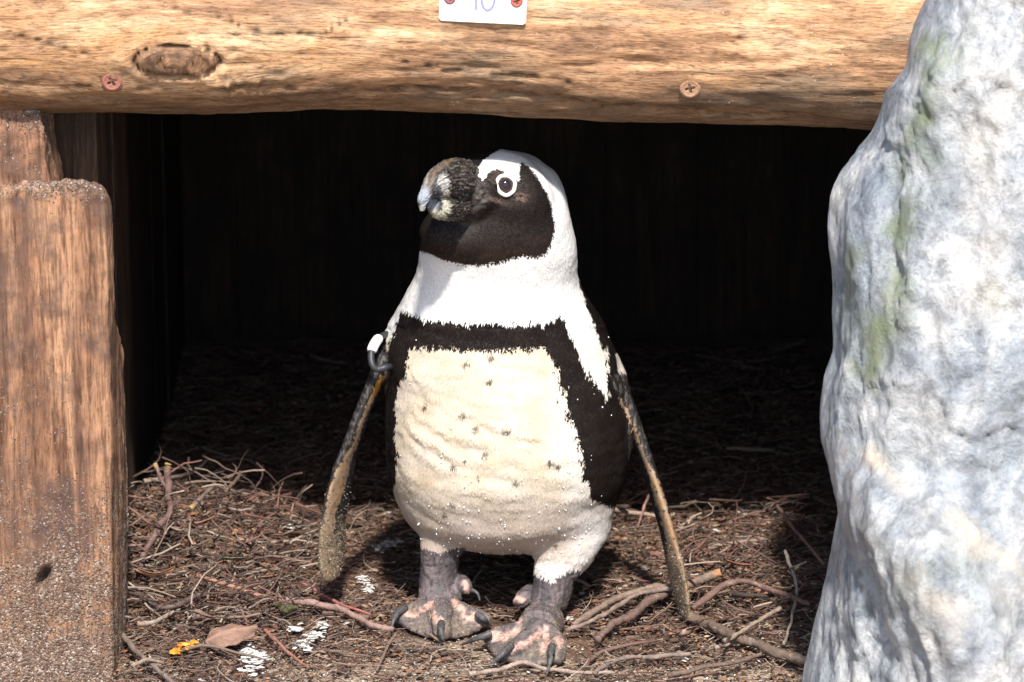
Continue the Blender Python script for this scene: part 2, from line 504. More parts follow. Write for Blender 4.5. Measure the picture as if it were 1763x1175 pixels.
# ------------------------------------------------------------------ beam
def circ_at(me, P):
    pass
def build_beam():
    YB = -.010
    nx, na = 1300, 150
    px = np.linspace(-260, 1900, nx)
    bot = np.interp(px, [-260, 0, 200, 400, 560, 700, 900, 1100, 1300, 1500, 1900], [186, 188, 189, 192, 190, 191, 198, 206, 213, 221, 232])
    R = .097
    cx = np.array([atY(p, b, YB - R * sp)[0] for p, b in zip(px, bot)])
    cz = np.array([atY(p, b, YB - R * sp)[2] for p, b in zip(px, bot)]) + R * cp
    a = np.linspace(0, 2 * math.pi, na, endpoint=False)
    A, I = np.meshgrid(a, np.arange(nx))
    x = cx[I]; ex = 2.35
    ca, sa = np.cos(A), np.sin(A)
    rr = 1 / (np.abs(ca) ** ex + np.abs(sa) ** ex) ** (1 / ex)
    rr = 1 + (rr - 1) * .7
    # a: 0 = +y (back), pi/2 = up, pi = front, 3pi/2 = bottom
    y = YB + R * rr * ca; z = cz[I] + R * rr * sa
    V = np.stack([x.ravel(), y.ravel(), z.ravel()], 1)
    N = np.stack([np.zeros(V.shape[0]), ca.ravel(), sa.ravel()], 1)
    qx, qy = proj(V)
    front = (ca.ravel() < .2)
    # grain flow round the knot
    v = (A.ravel() - math.pi) * R
    u = V[:, 0].copy()
    K = atY(303, 108, YB - R)
    kidx = np.argmin(np.where(front, (qx - 303) ** 2 + (qy - 106) ** 2, 1e9))
    ku, kv = u[kidx], v[kidx]
    du, dv = u - ku, v - kv
    r2 = (du / .0445) ** 2 + (dv / .0185) ** 2 + 1e-6
    psi = dv * (1 - 1 / (r2 + .12) * np.where(r2 > 1, 1, r2))
    psi2 = dv * (1 - .75 / (1 + ((du / .12) ** 2 + (dv / .045) ** 2) * 1.2))
    w = ss(1.0, 1.5, r2)
    vv = kv + psi2 * .6 + psi * .4
    inside = r2 < 1
    rk = np.sqrt(r2)
    vv = np.where(rk < .84, kv + .02 * rk + .2, vv)
    wc = np.stack([u + np.where(rk < .84, .3, 0), vv, V[:, 2] * 0], 1)
    h = fbm(np.stack([u, v, 0 * u], 1), (3, 9, 1), 4, seed=2) * .010
    G = np.stack([wc[:, 0], wc[:, 1], 0 * u], 1)
    ridg = fbm(G, (4, 150, 1), 4, ridged=True, seed=4)
    h -= np.clip(ridg - .52, 0, 1) * .012
    h += fbm(G, (12, 160, 1), 4, seed=6) * .0035
    # long drying splits
    dirt_shade = np.clip((ridg - .58) * 2.6, 0, 1) * .3
    for line, wd, dp in (([(505, 235 - 60), (700, 158), (880, 168), (1080, 186), (1260, 200), (1420, 200)], 3.0, .006),
                         ([(150, 8), (290, 14), (370, 30), (470, 60)], 2.0, .003),
                         ([(400, 60), (560, 55), (610, 30)], 1.8, .003),
                         ([(640, 100), (800, 128), (960, 140), (1010, 150)], 2.2, .004),
                         ([(1100, 62), (1190, 70), (1300, 66)], 1.6, .003),
                         ([(0, 52), (90, 80), (160, 92)], 1.8, .003),
                         ([(360, 165), (450, 148), (520, 158)], 3, .005)):
        wob = fbm(V, 30, 3, seed=5) * 9
        d, tt = segdist(qx, qy + wob, line)
        m = np.exp(-(d / wd) ** 2) * front * ss(0, .3, tt) * ss(len(line) - 1, len(line) - 1.3, tt)
        h -= m * dp; dirt_shade = np.maximum(dirt_shade, m * .85)
    # knot: sunk lens with a raised lip
    ww = rk + fbm(V, 60, 3, seed=9) * .10
    lip = np.exp(-((ww - 1.12) / .12) ** 2) * front
    crack = np.exp(-((ww - .9) / .045) ** 2) * front
    h += lip * .0018 - crack * .005 + np.where(ww < .85, (.85 - ww) * .0012, 0) * front
    h += np.where(ww < .85, fbm(V, 90, 4, seed=3, ridged=True) * .0022, 0) * front
    dirt_shade = np.maximum(dirt_shade, crack * .95)
    dirt_shade = np.maximum(dirt_shade, (ww < .85) * front * np.clip(.12 + .22 * (np.sin(ww * 34 + fbm(V, 50, 2) * 3) > .3) + fbm(V, 50, 4, seed=7) * 1.1, 0, .7))
    # burrs to the lower right of the knot
    b = np.exp(-((qx - 400) / 60) ** 2 - ((qy - 150) / 18) ** 2) * front
    h += b * fbm(V, 70, 4, ridged=True, seed=2) * .003
    # mould at the far left; shade of the underside painted into the colour
    mo = ss(120, 20, qx) * ss(85, 140, qy) * front * np.clip(.5 + fbm(V, 25, 4, seed=12) * 2, 0, 1)
    under_shade = ss(140, 175, qy + fbm(V, 12, 3, seed=13) * 40) * .55 * front
    sg = np.exp(-((qx - 830) / 110) ** 2 - ((qy - 60) / 35) ** 2) * .4 * np.clip(.6 + fbm(V, 40, 4, seed=15) * 2, 0, 1)  # darker mottled patch around the lower edge of the sign
    dirt_shade = np.clip(np.maximum.reduce([dirt_shade, mo * .6, under_shade, sg * front]), 0, 1)
    V = V + N * h[:, None]
    ii = (np.arange(nx - 1)[:, None] * na + np.arange(na)[None])
    jj = (np.arange(nx - 1)[:, None] * na + (np.arange(na)[None] + 1) % na)
    F = np.stack([ii.ravel(), jj.ravel(), jj.ravel() + na, ii.ravel() + na], 1)
    base = np.array([0, YB, float(cz[nx // 2])])
    bm_ = BVHTree.FromPolygons(V[::1].tolist(), F[:, ::-1].tolist())
    V0 = np.concatenate([V, [V[:na].mean(0)], [V[-na:].mean(0)]])
    T = [[len(V), j, (j + 1) % na] for j in range(na)] + [[len(V) + 1, (nx - 1) * na + (j + 1) % na, (nx - 1) * na + j] for j in range(na)]
    wc2 = np.concatenate([wc, [[0, 0, 0], [0, 0, 0]]])
    me = mesh_np('log', V0 - base, [F[:, ::-1], np.array(T)], True, None, wc2)
    d2 = np.concatenate([dirt_shade, [.5, .5]])
    set_col(me, np.repeat(d2[:, None], 3, 1), 'dirt_shade')
    root = empty('wooden_beam', base, 'weathered round log beam with a large knot lying across the nest opening', 'beam')
    link('log', me, M_log, root)
    return root, base, bm_
beam, beam_base, beam_bvh = build_beam()
def hit(bvh, px, py):
    d = ray(px, py); d = d / np.linalg.norm(d)
    loc, no, i, dist = bvh.ray_cast(Vector(CAM), Vector(d))
    return np.array(loc), np.array(no)
def frame(n, up=(0, 0, 1)):
    n = np.asarray(n) / np.linalg.norm(n)
    r = np.cross(np.asarray(up, float), n); r /= np.linalg.norm(r)
    return np.stack([r, np.cross(n, r), n], 1)      # columns right, up, normal

def screw_mesh(r, col, rot, depth=.0022, cross=True):
    n = 41
    g = np.linspace(-1, 1, n)
    X, Y = np.meshgrid(g, g)
    # square to disc
    x = X * np.sqrt(1 - Y ** 2 / 2); y = Y * np.sqrt(1 - X ** 2 / 2)
    rr = np.hypot(x, y)
    z = .0016 * (1 - ss(.78, 1.0, rr)) - .0006 * (1 - ss(.55, .8, rr))
    xr = x * math.cos(rot) + y * math.sin(rot); yr = -x * math.sin(rot) + y * math.cos(rot)
    m = 0 * x
    if cross:
        wdt = .10 * (1 - rr / .75 * .3)
        arm = ((np.abs(xr) < wdt + .04) | (np.abs(yr) < wdt + .04)) & (rr < .48) | (rr < .18)
        m = arm.astype(float)
        z = z - m * depth
    V = np.stack([x.ravel() * r, y.ravel() * r, z.ravel()], 1)
    P = V * 1.0
    c = np.array(col) * (1 + fbm(P, 900, 3)[:, None] * .5)
    c = mix(c, (.03, .018, .014), m.ravel() * .85)
    i = (np.arange(n - 1)[:, None] * n + np.arange(n - 1)[None]).ravel()
    F = np.stack([i, i + 1, i + n + 1, i + n], 1)
    # skirt into the wood
    edge = [k for k in range(n)] + [k * n + n - 1 for k in range(1, n)] + [(n - 1) * n + k for k in range(n - 2, -1, -1)] + [k * n for k in range(n - 2, 0, -1)]
    L = len(V); E = V[edge].copy(); E[:, 2] -= .006
    V = np.concatenate([V, E]); c = np.concatenate([c, c[edge] * .5])
    S = [[edge[k], L + k, L + (k + 1) % len(edge), edge[(k + 1) % len(edge)]] for k in range(len(edge))]
    return mesh_np('screw', V, [F, np.array(S)], True, c)
def place(me, p, n, mat, parent, base, name, lift=0, up=(0, 0, 1)):
    R = frame(n, up)
    V = get_co(me) @ R.T + p + np.asarray(n) * lift - base
    set_co(me, V)
    return link(name, me, mat, parent)
for (px, py, col, rot, lab) in ((193, 140, (.38, .15, .11), .5, 'reddish rusty cross head screw beside the knot'),
                                (1188, 152, (.42, .24, .14), .2, 'orange brown cross head screw near the rock')):
    p, n = hit(beam_bvh, px, py)
    n = n if n @ -FWD > 0 else -n
    n = np.array([0, -.9, .0 if px < 500 else .1]) * .6 + n * .4; n /= np.linalg.norm(n)
    o = place(screw_mesh(.0098, col, rot), p, n, M_rust, beam, beam_base, 'screw', .0012)
    o['label'] = lab

# ------------------------------------------------------------------ number sign
def build_sign():
    p, n = hit(beam_bvh, 832, 0)
    root_p = p + np.array([0, -.0045, 0])
    nrm = np.array([-.02, -1.0, .02]); nrm /= np.linalg.norm(nrm)
    R = frame(nrm)
    th = -.045
    Rz = np.array([[math.cos(th), -math.sin(th), 0], [math.sin(th), math.cos(th), 0], [0, 0, 1]])
    R = R @ Rz
    root = empty('number_sign', root_p, 'small white number plate screwed to the front of the log beam', 'sign')
    W, H, T = .0405, .0205, .0022
    cy = .0
    pts = []
    rc = .003
    for (sx, sy, a0) in ((1, 1, 0), (-1, 1, 90), (-1, -1, 180), (1, -1, 270)):
        for k in range(5):
            a = math.radians(a0 + k * 22.5)
            pts.append((sx * (W - rc) + rc * math.cos(a), sy * (H - rc) + rc * math.sin(a) + cy))
    P = Parts()
    q = np.array(pts)
    rings = []
    for z, s in ((-T, 1), (T * .6, 1), (T, .985)):
        rings.append(np.concatenate([q * s, np.full((len(q), 1), z)], 1))
    P.loft(rings)
    me = P.mesh('plate')
    set_co(me, get_co(me) @ R.T)
    link('plate', me, M_sign, root)
    def stroke(pts, w, name):
        pts = np.array(pts, float); V = []; F = []
        n = len(pts)
        for i in range(n):
            t = pts[min(i + 1, n - 1)] - pts[max(i - 1, 0)]; t /= np.linalg.norm(t)
            m = np.array([-t[1], t[0]]) * w
            for s in (1, -1):
                for zz in (T - .0002, T + .0004): V.append([*(pts[i] + m * s), zz])
        for i in range(n - 1):
            a = i * 4; b = a + 4
            F += [[a + 1, b + 1, b + 3, a + 3], [a, a + 1, b + 1, b][::-1], [a + 2, a + 3, b + 3, b + 2]]
        me = bpy.data.meshes.new(name); me.from_pydata((np.array(V) @ R.T).tolist(), [], F); me.update()
        return link(name, me, M_digit, root)
    b0, t0 = -.0085, .013
    stroke([(-.0100, t0 - .005), (-.0072, t0 - .001), (-.0065, t0), (-.0065, b0)], .0012, 'digit')
    stroke([(.0045 + .0060 * math.sin(a), (b0 + t0) / 2 + (t0 - b0) / 2 * math.cos(a)) for a in np.linspace(0, 2 * math.pi, 25)], .0012, 'digit')
    for sx, col in ((-1, (.30, .10, .10)), (1, (.50, .12, .08))):
        me = screw_mesh(.0058, col, .3, .001)
        V = get_co(me) + np.array([sx * .031, .0015, T + .0002])
        set_co(me, V @ R.T)
        link('screw', me, M_rust, root)
build_sign()

# ------------------------------------------------------------------ posts
def box_shell(P, outline_px, y0, y1, ref=None):
    """prism: outline in the picture plan at the front plane y0, pushed back to y1"""
    q = np.array([atY(a, b, y0) for a, b in outline_px])
    rings = []
    for y in (y0, y1):
        r = q.copy(); r[:, 1] = y; rings.append(r)
    P.loft(rings)
def build_posts():
    # low front post
    P = Parts()
    q0 = [(-160, 1240), (-160, 322), (0, 320), (60, 314), (120, 309), (150, 312), (170, 322), (181, 338), (185, 360), (187, 520), (188, 700), (193, 960), (197, 1240)]
    box_shell(P, q0, -.15, .02)
    sel = P.V[0][:len(q0) * 2 + 2]
    for k in range(len(q0), len(q0) * 2):
        if q0[k - len(q0)][1] <= 520: P.V[0][k][1] = -.095  # upper back made shallow so the side face looks shaded there
        if P.V[0][k][2] > .2: P.V[0][k][2] -= .016 if q0[k - len(q0)][1] <= 520 else 0
    P.V[0][-1] = P.V[0][len(q0):len(q0) * 2].mean(0)
    me = weld(P.mesh(), .0035, 1)
    V = get_co(me); N = get_no(me)
    h = fbm(V, (40, 40, 4), 4, seed=1) * .006 + fbm(V, (110, 110, 14), 3, seed=5) * .0022 + fbm(V, 60, 4, seed=2) * .0022
    topm = ss(ztop - .03, ztop - .005, V[:, 2]); h += topm * fbm(V, 120, 4, seed=3) * .006
    qx, qy = proj(V)
    fr = N[:, 1] < -.5
    h -= .03 * np.exp(-((qx - 74 + (qy - 1000) * .35) / 9) ** 2 - ((qy - 998) / 17) ** 2) * fr
    h += .004 * np.exp(-((qx - 74) / 30) ** 2 - ((qy - 1000) / 38) ** 2) * fr
    for line, dp in (([(20, 350), (40, 520), (35, 700), (60, 900)], .003), ([(95, 420), (110, 600), (100, 760)], .002), ([(150, 360), (152, 600), (160, 800)], .002)):
        d, tt = segdist(qx + fbm(V, 30, 2) * 12, qy, line); h -= np.exp(-(d / 3.5) ** 2) * fr * dp
    V = V + N * h[:, None]
    dt = 0 * qx
    wx = qx + fbm(V, 25, 4, seed=31) * 50; wy = qy + fbm(V, 18, 4, seed=32) * 90
    for a_, b_, rx_, ry_, m_ in ((110, 900, 60, 70, .95), (35, 560, 16, 200, .7), (40, 345, 50, 22, .8), (95, 480, 10, 90, .6), (20, 850, 40, 90, .6), (150, 780, 25, 60, .5), (120, 650, 14, 80, .5)):
        dt = np.maximum(dt, m_ * ss(1.25, .5, np.hypot((wx - a_) / rx_, (wy - b_) / ry_)))
    dt = np.clip(dt * (.6 + fbm(V, (120, 120, 30), 3, seed=33) * 1.2), 0, 1)
    set_col(me, np.repeat(dt[:, None], 3, 1), 'dirt_shade')
    base = atY(20, 1165, -.15); base[2] = 0; base[1] = -.065
    set_co(me, V - base)
    root = empty('timber_post', base, 'thick low timber post with rounded top and sandy foot, at the left', 'post')
    link('post', me, M_post, root)
    # upper block between the post and the beam
    P = Parts()
    box_shell(P, [(-160, 350), (-160, 184), (64, 184), (70, 194), (76, 240), (84, 290), (92, 330), (92, 350)], -.062, .018)
    me = weld(P.mesh(), .0035, 2)
    V = get_co(me); N = get_no(me)
    V = V + N * (fbm(V, (50, 50, 10), 4, seed=9) * .007 + fbm(V, 90, 3, seed=4) * .003)[:, None]
    b2 = np.array([atY(20, 320, -.05)[0], -.05, ztop - .02])
    set_co(me, V - b2)
    r = link('timber_block', me, M_post2); r.location = b2
    tag(r, 'pale crusted timber block between the low post and the log beam', 'timber')
build_posts()

# ------------------------------------------------------------------ nest box
def slab(name, lo, hi, mat, parent, base, rough=.003):
    """a sawn board with softened arrises"""
    lo = np.array(lo, float); hi = np.array(hi, float)
    c = (lo + hi) / 2; s = (hi - lo) / 2; b = .004
    V = []; F = []
    for sz in (-1, 1):
        for ins, zz in ((1, 0), (0, 1)) if sz > 0 else ((0, 1), (1, 0)):
            for (ax, ay) in ((-1, -1), (1, -1), (1, 1), (-1, 1)):
                dx = s[0] - (0 if ins else b); dy = s[1] - (0 if ins else b)
                V.append([c[0] + ax * dx, c[1] + ay * dy, c[2] + sz * (s[2] - (b if ins else 0))])
    for i in range(3):
        for j in range(4):
            F.append([i * 4 + j, i * 4 + (j + 1) % 4, (i + 1) * 4 + (j + 1) % 4, (i + 1) * 4 + j])
    F += [[3, 2, 1, 0], [12, 13, 14, 15]]
    me = bpy.data.meshes.new(name); me.from_pydata((np.array(V) - base).tolist(), [], F); me.update()
    return link(name, me, mat, parent)
def build_box():
    base = np.array([0, .55, 0.0])
    root = empty('nest_box', base, 'dark timber nest box whose interior is deep in shadow behind the penguin', 'nest box')
    YBK = 1.05
    z1 = .60
    xl, xr = -.4035, .52
    n = 7
    ys = np.linspace(.025, YBK, n + 1)
    for k in range(n):
        w = rng.uniform(-.004, .004)
        for x0, x1 in ((xl - .05 + w, xl + w * .6), (xr + w, xr + .05 + w)):
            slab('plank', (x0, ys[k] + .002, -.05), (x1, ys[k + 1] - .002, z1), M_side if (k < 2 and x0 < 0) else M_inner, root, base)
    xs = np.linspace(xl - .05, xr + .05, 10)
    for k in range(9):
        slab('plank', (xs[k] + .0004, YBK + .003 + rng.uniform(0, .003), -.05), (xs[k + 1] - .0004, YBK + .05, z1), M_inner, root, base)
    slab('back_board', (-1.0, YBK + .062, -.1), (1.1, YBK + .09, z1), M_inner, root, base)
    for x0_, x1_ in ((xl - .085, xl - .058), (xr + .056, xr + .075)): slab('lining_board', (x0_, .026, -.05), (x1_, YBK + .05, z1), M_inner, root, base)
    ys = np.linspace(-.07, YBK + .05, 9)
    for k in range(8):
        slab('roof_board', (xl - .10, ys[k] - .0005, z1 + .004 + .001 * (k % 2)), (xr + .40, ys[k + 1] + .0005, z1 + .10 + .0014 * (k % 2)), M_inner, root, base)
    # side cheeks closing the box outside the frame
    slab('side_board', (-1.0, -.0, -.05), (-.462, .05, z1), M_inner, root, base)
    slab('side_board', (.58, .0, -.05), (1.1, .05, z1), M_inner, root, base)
build_box()

# ------------------------------------------------------------------ rock
def build_rock():
    L = [(-120, 1640), (0, 1592), (60, 1566), (120, 1560), (160, 1528), (200, 1514), (235, 1500), (270, 1470), (300, 1448), (340, 1430), (400, 1424), (470, 1434), (540, 1432),
         (600, 1436), (650, 1420), (700, 1414), (760, 1416), (800, 1428), (840, 1436), (880, 1446), (930, 1436), (980, 1426), (1050, 1412), (1120, 1396), (1175, 1384), (1260, 1370)]
    Ly, Lx = zip(*L)
    Rg = [(-120, 1700), (0, 1660), (100, 1600), (250, 1640), (400, 1600), (520, 1570), (640, 1530), (740, 1500), (820, 1500), (900, 1530), (1000, 1560), (1100, 1560), (1260, 1540)]
    Ry, Rx = zip(*Rg)
    rings = []
    for py in np.linspace(-120, 1260, 60):
        lx = np.interp(py, Ly, Lx); rx = np.interp(py, Ry, Rx)
        yf = -.30 - .10 * ss(0, 900, py) ; ys_ = -.19 - .05 * ss(300, 1000, py)
        ledge = np.interp(py, [-120, 300, 720, 800, 900, 1260], [.0, .0, .015, -.03, -.05, -.07])
        pl = atY(lx, py, ys_)
        pr = atY(rx, py, yf + ledge)
        z = pl[2]
        def at(px, y, zz):
            return np.array([atY(px, py, y)[0], y, zz])
        q = [pl, at(lx * .65 + rx * .35, ys_ * .45 + yf * .55 + ledge * .6, z), at(rx, yf + ledge, z), at(rx + 110, yf - .03 + ledge * 1.5, z), at(rx + 260, yf - .01 + ledge, z), at(rx + 420, yf + .05, z),
             at(2150, -.22, z), at(2150, .02, z), at(1900, .06, z), at(lx + 150, .03, z), at(lx + 40, -.07, z)]
        q = np.array(q)
        q[:, 2] = z
        rings.append(q)
    P = Parts(); P.loft(rings)
    me = weld(P.mesh(), .0042, 1)
    V = get_co(me); N = get_no(me)
    P0 = V @ np.array([[.9, .3, -.2], [-.3, .9, .25], [.25, -.15, .95]])
    h = fbm(P0, (5, 5, 3), 4, ridged=True, seed=2) * .016 + fbm(P0, (16, 16, 9), 5, seed=6) * .011 + fbm(P0, (45, 45, 30), 4, ridged=True, seed=8) * .0035 + fbm(P0, 120, 3, seed=3) * .0016
    qx0, _ = proj(V)
    nearedge = np.clip(1 - (qx0 - np.interp(proj(V)[1], Ly, Lx)) / 60, 0, 1)
    rs = np.random.default_rng(5); K_ = 90
    sd_ = np.stack([rs.uniform(.25, .8, K_), rs.uniform(-.48, 0, K_), rs.uniform(-.1, .7, K_)], 1)
    gr_ = rs.normal(0, .17, (K_, 3))
    Q_ = (V + fbm(V, 12, 3, seed=40)[:, None] * .03) * np.array([1, 1, .7])
    best = np.argmin(((Q_[:, None, :] - (sd_ * np.array([1, 1, .7]))[None]) ** 2).sum(2), 1)
    h += .22 * np.clip(((V - sd_[best]) * gr_[best]).sum(1), -.010, .014)
    h = h * (1 - .8 * nearedge)
    V = V + N * h[:, None]
    qx, qy = proj(V)
    def band(line, w, amp, sc, seed):
        d, tt = segdist(qx + fbm(V, 14, 3, seed=seed) * 46, qy + fbm(V, 40, 3, seed=seed + 2) * 30, line)
        return np.clip(np.exp(-(d / w) ** 2) * (.6 + fbm(V, sc, 4, seed=seed + 1) * 2.0) * amp, 0, 1)
    moss = band([(1600, 90), (1590, 220), (1545, 420), (1520, 560), (1500, 640)], 34, 1.0, 22, 3)
    moss = np.maximum(moss, band([(1480, 430), (1470, 560)], 24, .6, 24, 8))
    moss = np.maximum(moss, band([(1650, 1000), (1560, 980)], 60, .35, 20, 12))
    rust = band([(1500, 790), (1580, 850), (1680, 930), (1763, 1000)], 22, .8, 18, 5)
    rust = np.maximum(rust, band([(1560, 1000), (1640, 1060), (1580, 1175)], 35, .4, 22, 15))
    rust = np.maximum(rust, band([(1730, 180), (1600, 640)], 40, .25, 22, 19))
    rust = np.maximum(rust, band([(1620, 800), (1700, 1100)], 150, .30, 16, 25))
    rust = np.maximum(rust, band([(1700, 150), (1680, 500)], 60, .28, 20, 29))
    grime = band([(1440, 790), (1480, 860), (1470, 940), (1440, 960)], 30, .75, 40, 7)
    grime = np.maximum(grime, band([(1700, 560), (1540, 530)], 10, .5, 40, 17))
    base = np.array([.52, -.18, 0.0])
    set_co(me, V - base)
    for nm, a in (('moss', moss), ('rust', rust), ('grime', grime)):
        set_col(me, np.repeat(a[:, None], 3, 1), nm)
    o = link('boulder', me, M_rock); o.location = base
    tag(o, 'large pale blue grey boulder with green moss streaks right of the nest', 'rock')
build_rock()

# ------------------------------------------------------------------ penguin
PB = np.array([.0, .03, 0.0])
FLIP_L = spline([(668, 598, .045, 13), (652, 640, .04, 15), (630, 695, .035, 16), (606, 760, .03, 19), (586, 830, .025, 25), (574, 900, .02, 27), (571, 950, .015, 26), (572, 978, .013, 23), (573, 996, .012, 12)], 28)
FLIP_R = spline([(1040, 604, .06, 13), (1058, 640, .055, 18), (1080, 700, .05, 15), (1105, 770, .042, 15), (1130, 850, .034, 17), (1150, 920, .026, 18), (1166, 990, .018, 20), (1176, 1040, .012, 17), (1181, 1066, .01, 11)], 28)
LEG_TOE = {}
def build_body_skin():
    P = Parts()
    R = [(271, 846, 872, .03, .012), (274, 822, 898, .03, .028), (281, 797, 920, .03, .041), (293, 778, 936, .03, .052), (312, 765, 953, .028, .060), (335, 757, 963, .025, .064), (362, 744, 969, .02, .066),
         (395, 727, 976, .02, .066), (430, 722, 985, .025, .065), (470, 717, 993, .035, .067), (500, 702, 1004, .04, .071), (530, 686, 1022, .045, .077), (560, 676, 1040, .05, .083),
         (600, 670, 1058, .052, .09), (650, 671, 1077, .055, .096), (700, 671, 1085, .056, .10), (750, 671, 1087, .056, .103), (800, 675, 1083, .058, .102), (840, 684, 1070, .063, .097),
         (868, 694, 1060, .064, .093), (890, 704, 1049, .067, .084), (908, 720, 1034, .071, .071), (922, 746, 1008, .075, .053), (932, 790, 965, .08, .032), (936, 840, 915, .085, .014)]
    R = [(a_ - 5 * float(a_ < 320), b_, c_ + 11 * float(ss(275, 320, a_)) * float(ss(470, 420, a_)), d_, e_) for a_, b_, c_, d_, e_ in R]
    R = [(a_, b_ - 8 * float(ss(540, 600, a_)) * float(ss(930, 860, a_)), c_, d_, e_) for a_, b_, c_, d_, e_ in R]
    R = spline(R, 60)
    rings = []
    a = np.linspace(0, 2 * math.pi, 72, endpoint=False)
    e = 2.25
    rr = 1 / (np.abs(np.cos(a)) ** e + np.abs(np.sin(a)) ** e) ** (1 / e)
    for py, xl, xr, yc, hd in R:
        A, B = atY(xl, py, yc), atY(xr, py, yc)
        cx = (A[0] + B[0]) / 2; hw = (B[0] - A[0]) / 2
        rings.append(np.stack([cx + hw * rr * np.cos(a), yc - hd * rr * np.sin(a), np.full(72, A[2])], 1))
    P.loft(rings)
    # face: swelling that carries the bill, cheeks, chin
    P.ball(atY(822, 326, -.026), (.029, .034, .0255))
    P.ball(atY(812, 345, -.022), (.026, .034, .020))
    P.ball(atY(800, 400, -.008), (.045, .045, .030))
    P.ball(atY(880, 345, -.012), (.042, .036, .040))
    P.ball(atY(845, 300, .0), (.045, .04, .024))
    # thighs
    P.tube([atY(778, 880, .035), atY(768, 915, .026), atY(758, 942, .022)], [.038, .029, .0205], 20)
    P.tube([atY(975, 870, .045), atY(982, 915, .032), atY(970, 950, .018), atY(957, 985, .010)], [.05, .040, .031, .0215], 20)
    P.tube([atY(870, 870, .04), atY(868, 902, .03)], [.06, .034], 20)
    # tail
    P.tube([np.array([.0, .12, .10]), np.array([.0, .19, .05]), np.array([.0, .245, .012])], [(.03, .06), (.014, .045), (.006, .03)], 18, axis=(0, .4, 1))
    # legs
    P.tube([atY(757, 930, .022), atY(756, 975, .024), atY(753, 1010, .022), atY(757, 1040, .012), atZ(762, 1050, .016)], [.020, .0185, .0185, .023, .02], 16)
    P.tube([atY(956, 975, .010), atY(952, 1010, .008), atY(944, 1040, .004), atY(936, 1070, -.004), atZ(925, 1085, .016)], [.021, .0195, .019, .0215, .02], 16)
    # feet: toes + web
    feet = {
        'a': [(762, 1045, .024), [[(728, 1047, .020), (700, 1054, .014), (684, 1068, .010)], [(760, 1062, .022), (760, 1076, .015), (763, 1096, .009)], [(790, 1052, .018), (818, 1061, .013), (843, 1073, .009)]],
              [[(677, 1082, .004)], [(772, 1110, .004)], [(856, 1072, .004)]]],
        'b': [(930, 1080, .024), [[(896, 1086, .019), (864, 1092, .014), (834, 1102, .010)], [(914, 1096, .020), (890, 1113, .016), (862, 1134, .009)], [(950, 1096, .018), (959, 1114, .014), (956, 1140, .009)]],
              [[(830, 1122, .004)], [(850, 1150, .004)], [(953, 1152, .004)]]],
    }
    for key, (ank, toes, ends) in feet.items():
        A = atZ(*ank)
        lines = []
        for t, en in zip(toes, ends):
            pts = [A] + [atZ(*q) for q in t]
            s = spline(pts, 9)
            lines.append(s)
            P.tube(list(s), [(.0095, .011), (.0095, .011), (.0092, .010), (.009, .010), (.008, .0098), (.0074, .0095), (.0078, .0098), (.0072, .009), (.0048, .006)], 10, axis=(0, 0, 1))
            LEG_TOE.setdefault(key, []).append(s)
        for i in range(2):
            s0, s1 = lines[i], lines[i + 1]
            nu, nv = 9, 9
            top, bot = [], []
            for v in range(nv):
                for u in range(nu):
                    f = u / (nu - 1)
                    q = s0[v] * (1 - f) + s1[v] * f
                    nxt = (s0[min(v + 1, 8)] - s0[max(v - 1, 0)]) * (1 - f) + (s1[min(v + 1, 8)] - s1[max(v - 1, 0)]) * f
                    q = q - nxt * (.25 * math.sin(math.pi * f) * (v / 8) ** 2)
                    d = math.sin(math.pi * f)
                    q = q.copy(); q[2] -= .006 * d * (v / 8) + .0
                    q[2] = max(q[2], .004)
                    top.append(q + [0, 0, .0024]); bot.append(q - [0, 0, .003])
            V = np.array(top + bot); n = nu * nv; F = []
            for v in range(nv - 1):
                for u in range(nu - 1):
                    k = v * nu + u
                    F.append([k, k + 1, k + nu + 1, k + nu]); F.append([n + k, n + k + nu, n + k + nu + 1, n + k + 1])
            per = [u for u in range(nu)] + [v * nu + nu - 1 for v in range(1, nv)] + [(nv - 1) * nu + u for u in range(nu - 2, -1, -1)] + [v * nu for v in range(nv - 2, 0, -1)]
            for k in range(len(per)):
                x, y = per[k], per[(k + 1) % len(per)]
                F.append([x, n + x, n + y, y])
            P.add(V, F)
    # hind toe nub on the inside of each leg
    P.tube([atY(785, 1000, .03), atY(799, 1008, .015), atY(806, 1018, .008)], [.010, .008, .0055], 10)
    P.tube([atY(915, 1022, .02), atY(900, 1030, .005), atY(892, 1040, -.002)], [.010, .0085, .006], 10)
    # flippers: thin blades, edge-on at the shoulder and turned outwards below
    for FL, side in ((FLIP_L, -1), (FLIP_R, 1)):
        pts = []; rad = []; axs = []
        n = len(FL)
        for i, (x, y, d, hw) in enumerate(FL):
            pts.append(atY(x, y, d))
            f = i / (n - 1)
            th = math.radians((18 + 24 * f) if side < 0 else (8 + 10 * f))
            chord = np.interp(f, [0, .15, .5, .85, .96, 1], [.018, .026, .032, .029, .022, .012])
            thick = np.interp(f, [0, .2, .6, 1], [.0085, .0075, .006, .004])
            want = pxm(hw * float(np.interp(f, [0, .2, .5, 1], [1.15, 1.2, 1.1, 1.0])))
            ang = math.asin(min(.95, max(.05, (want - thick * .8) / chord)))
            axs.append(np.array([side * -math.sin(ang), math.cos(ang), 0]) if side < 0 else np.array([-math.sin(ang), math.cos(ang), 0]))
            rad.append((chord, thick))
        P.loft(tube_rings(pts, rad, 18, axis=axs))
    P.ball(atY(694, 592, .05), (.018, .03, .035))
    P.ball(atY(1026, 612, .062), (.018, .03, .035))
    me = weld(P.mesh(), .0017, 5, .5)
    V = get_co(me); n = len(V)
    E = np.empty(len(me.edges) * 2, np.int32); me.edges.foreach_get('vertices', E); E = E.reshape(-1, 2)
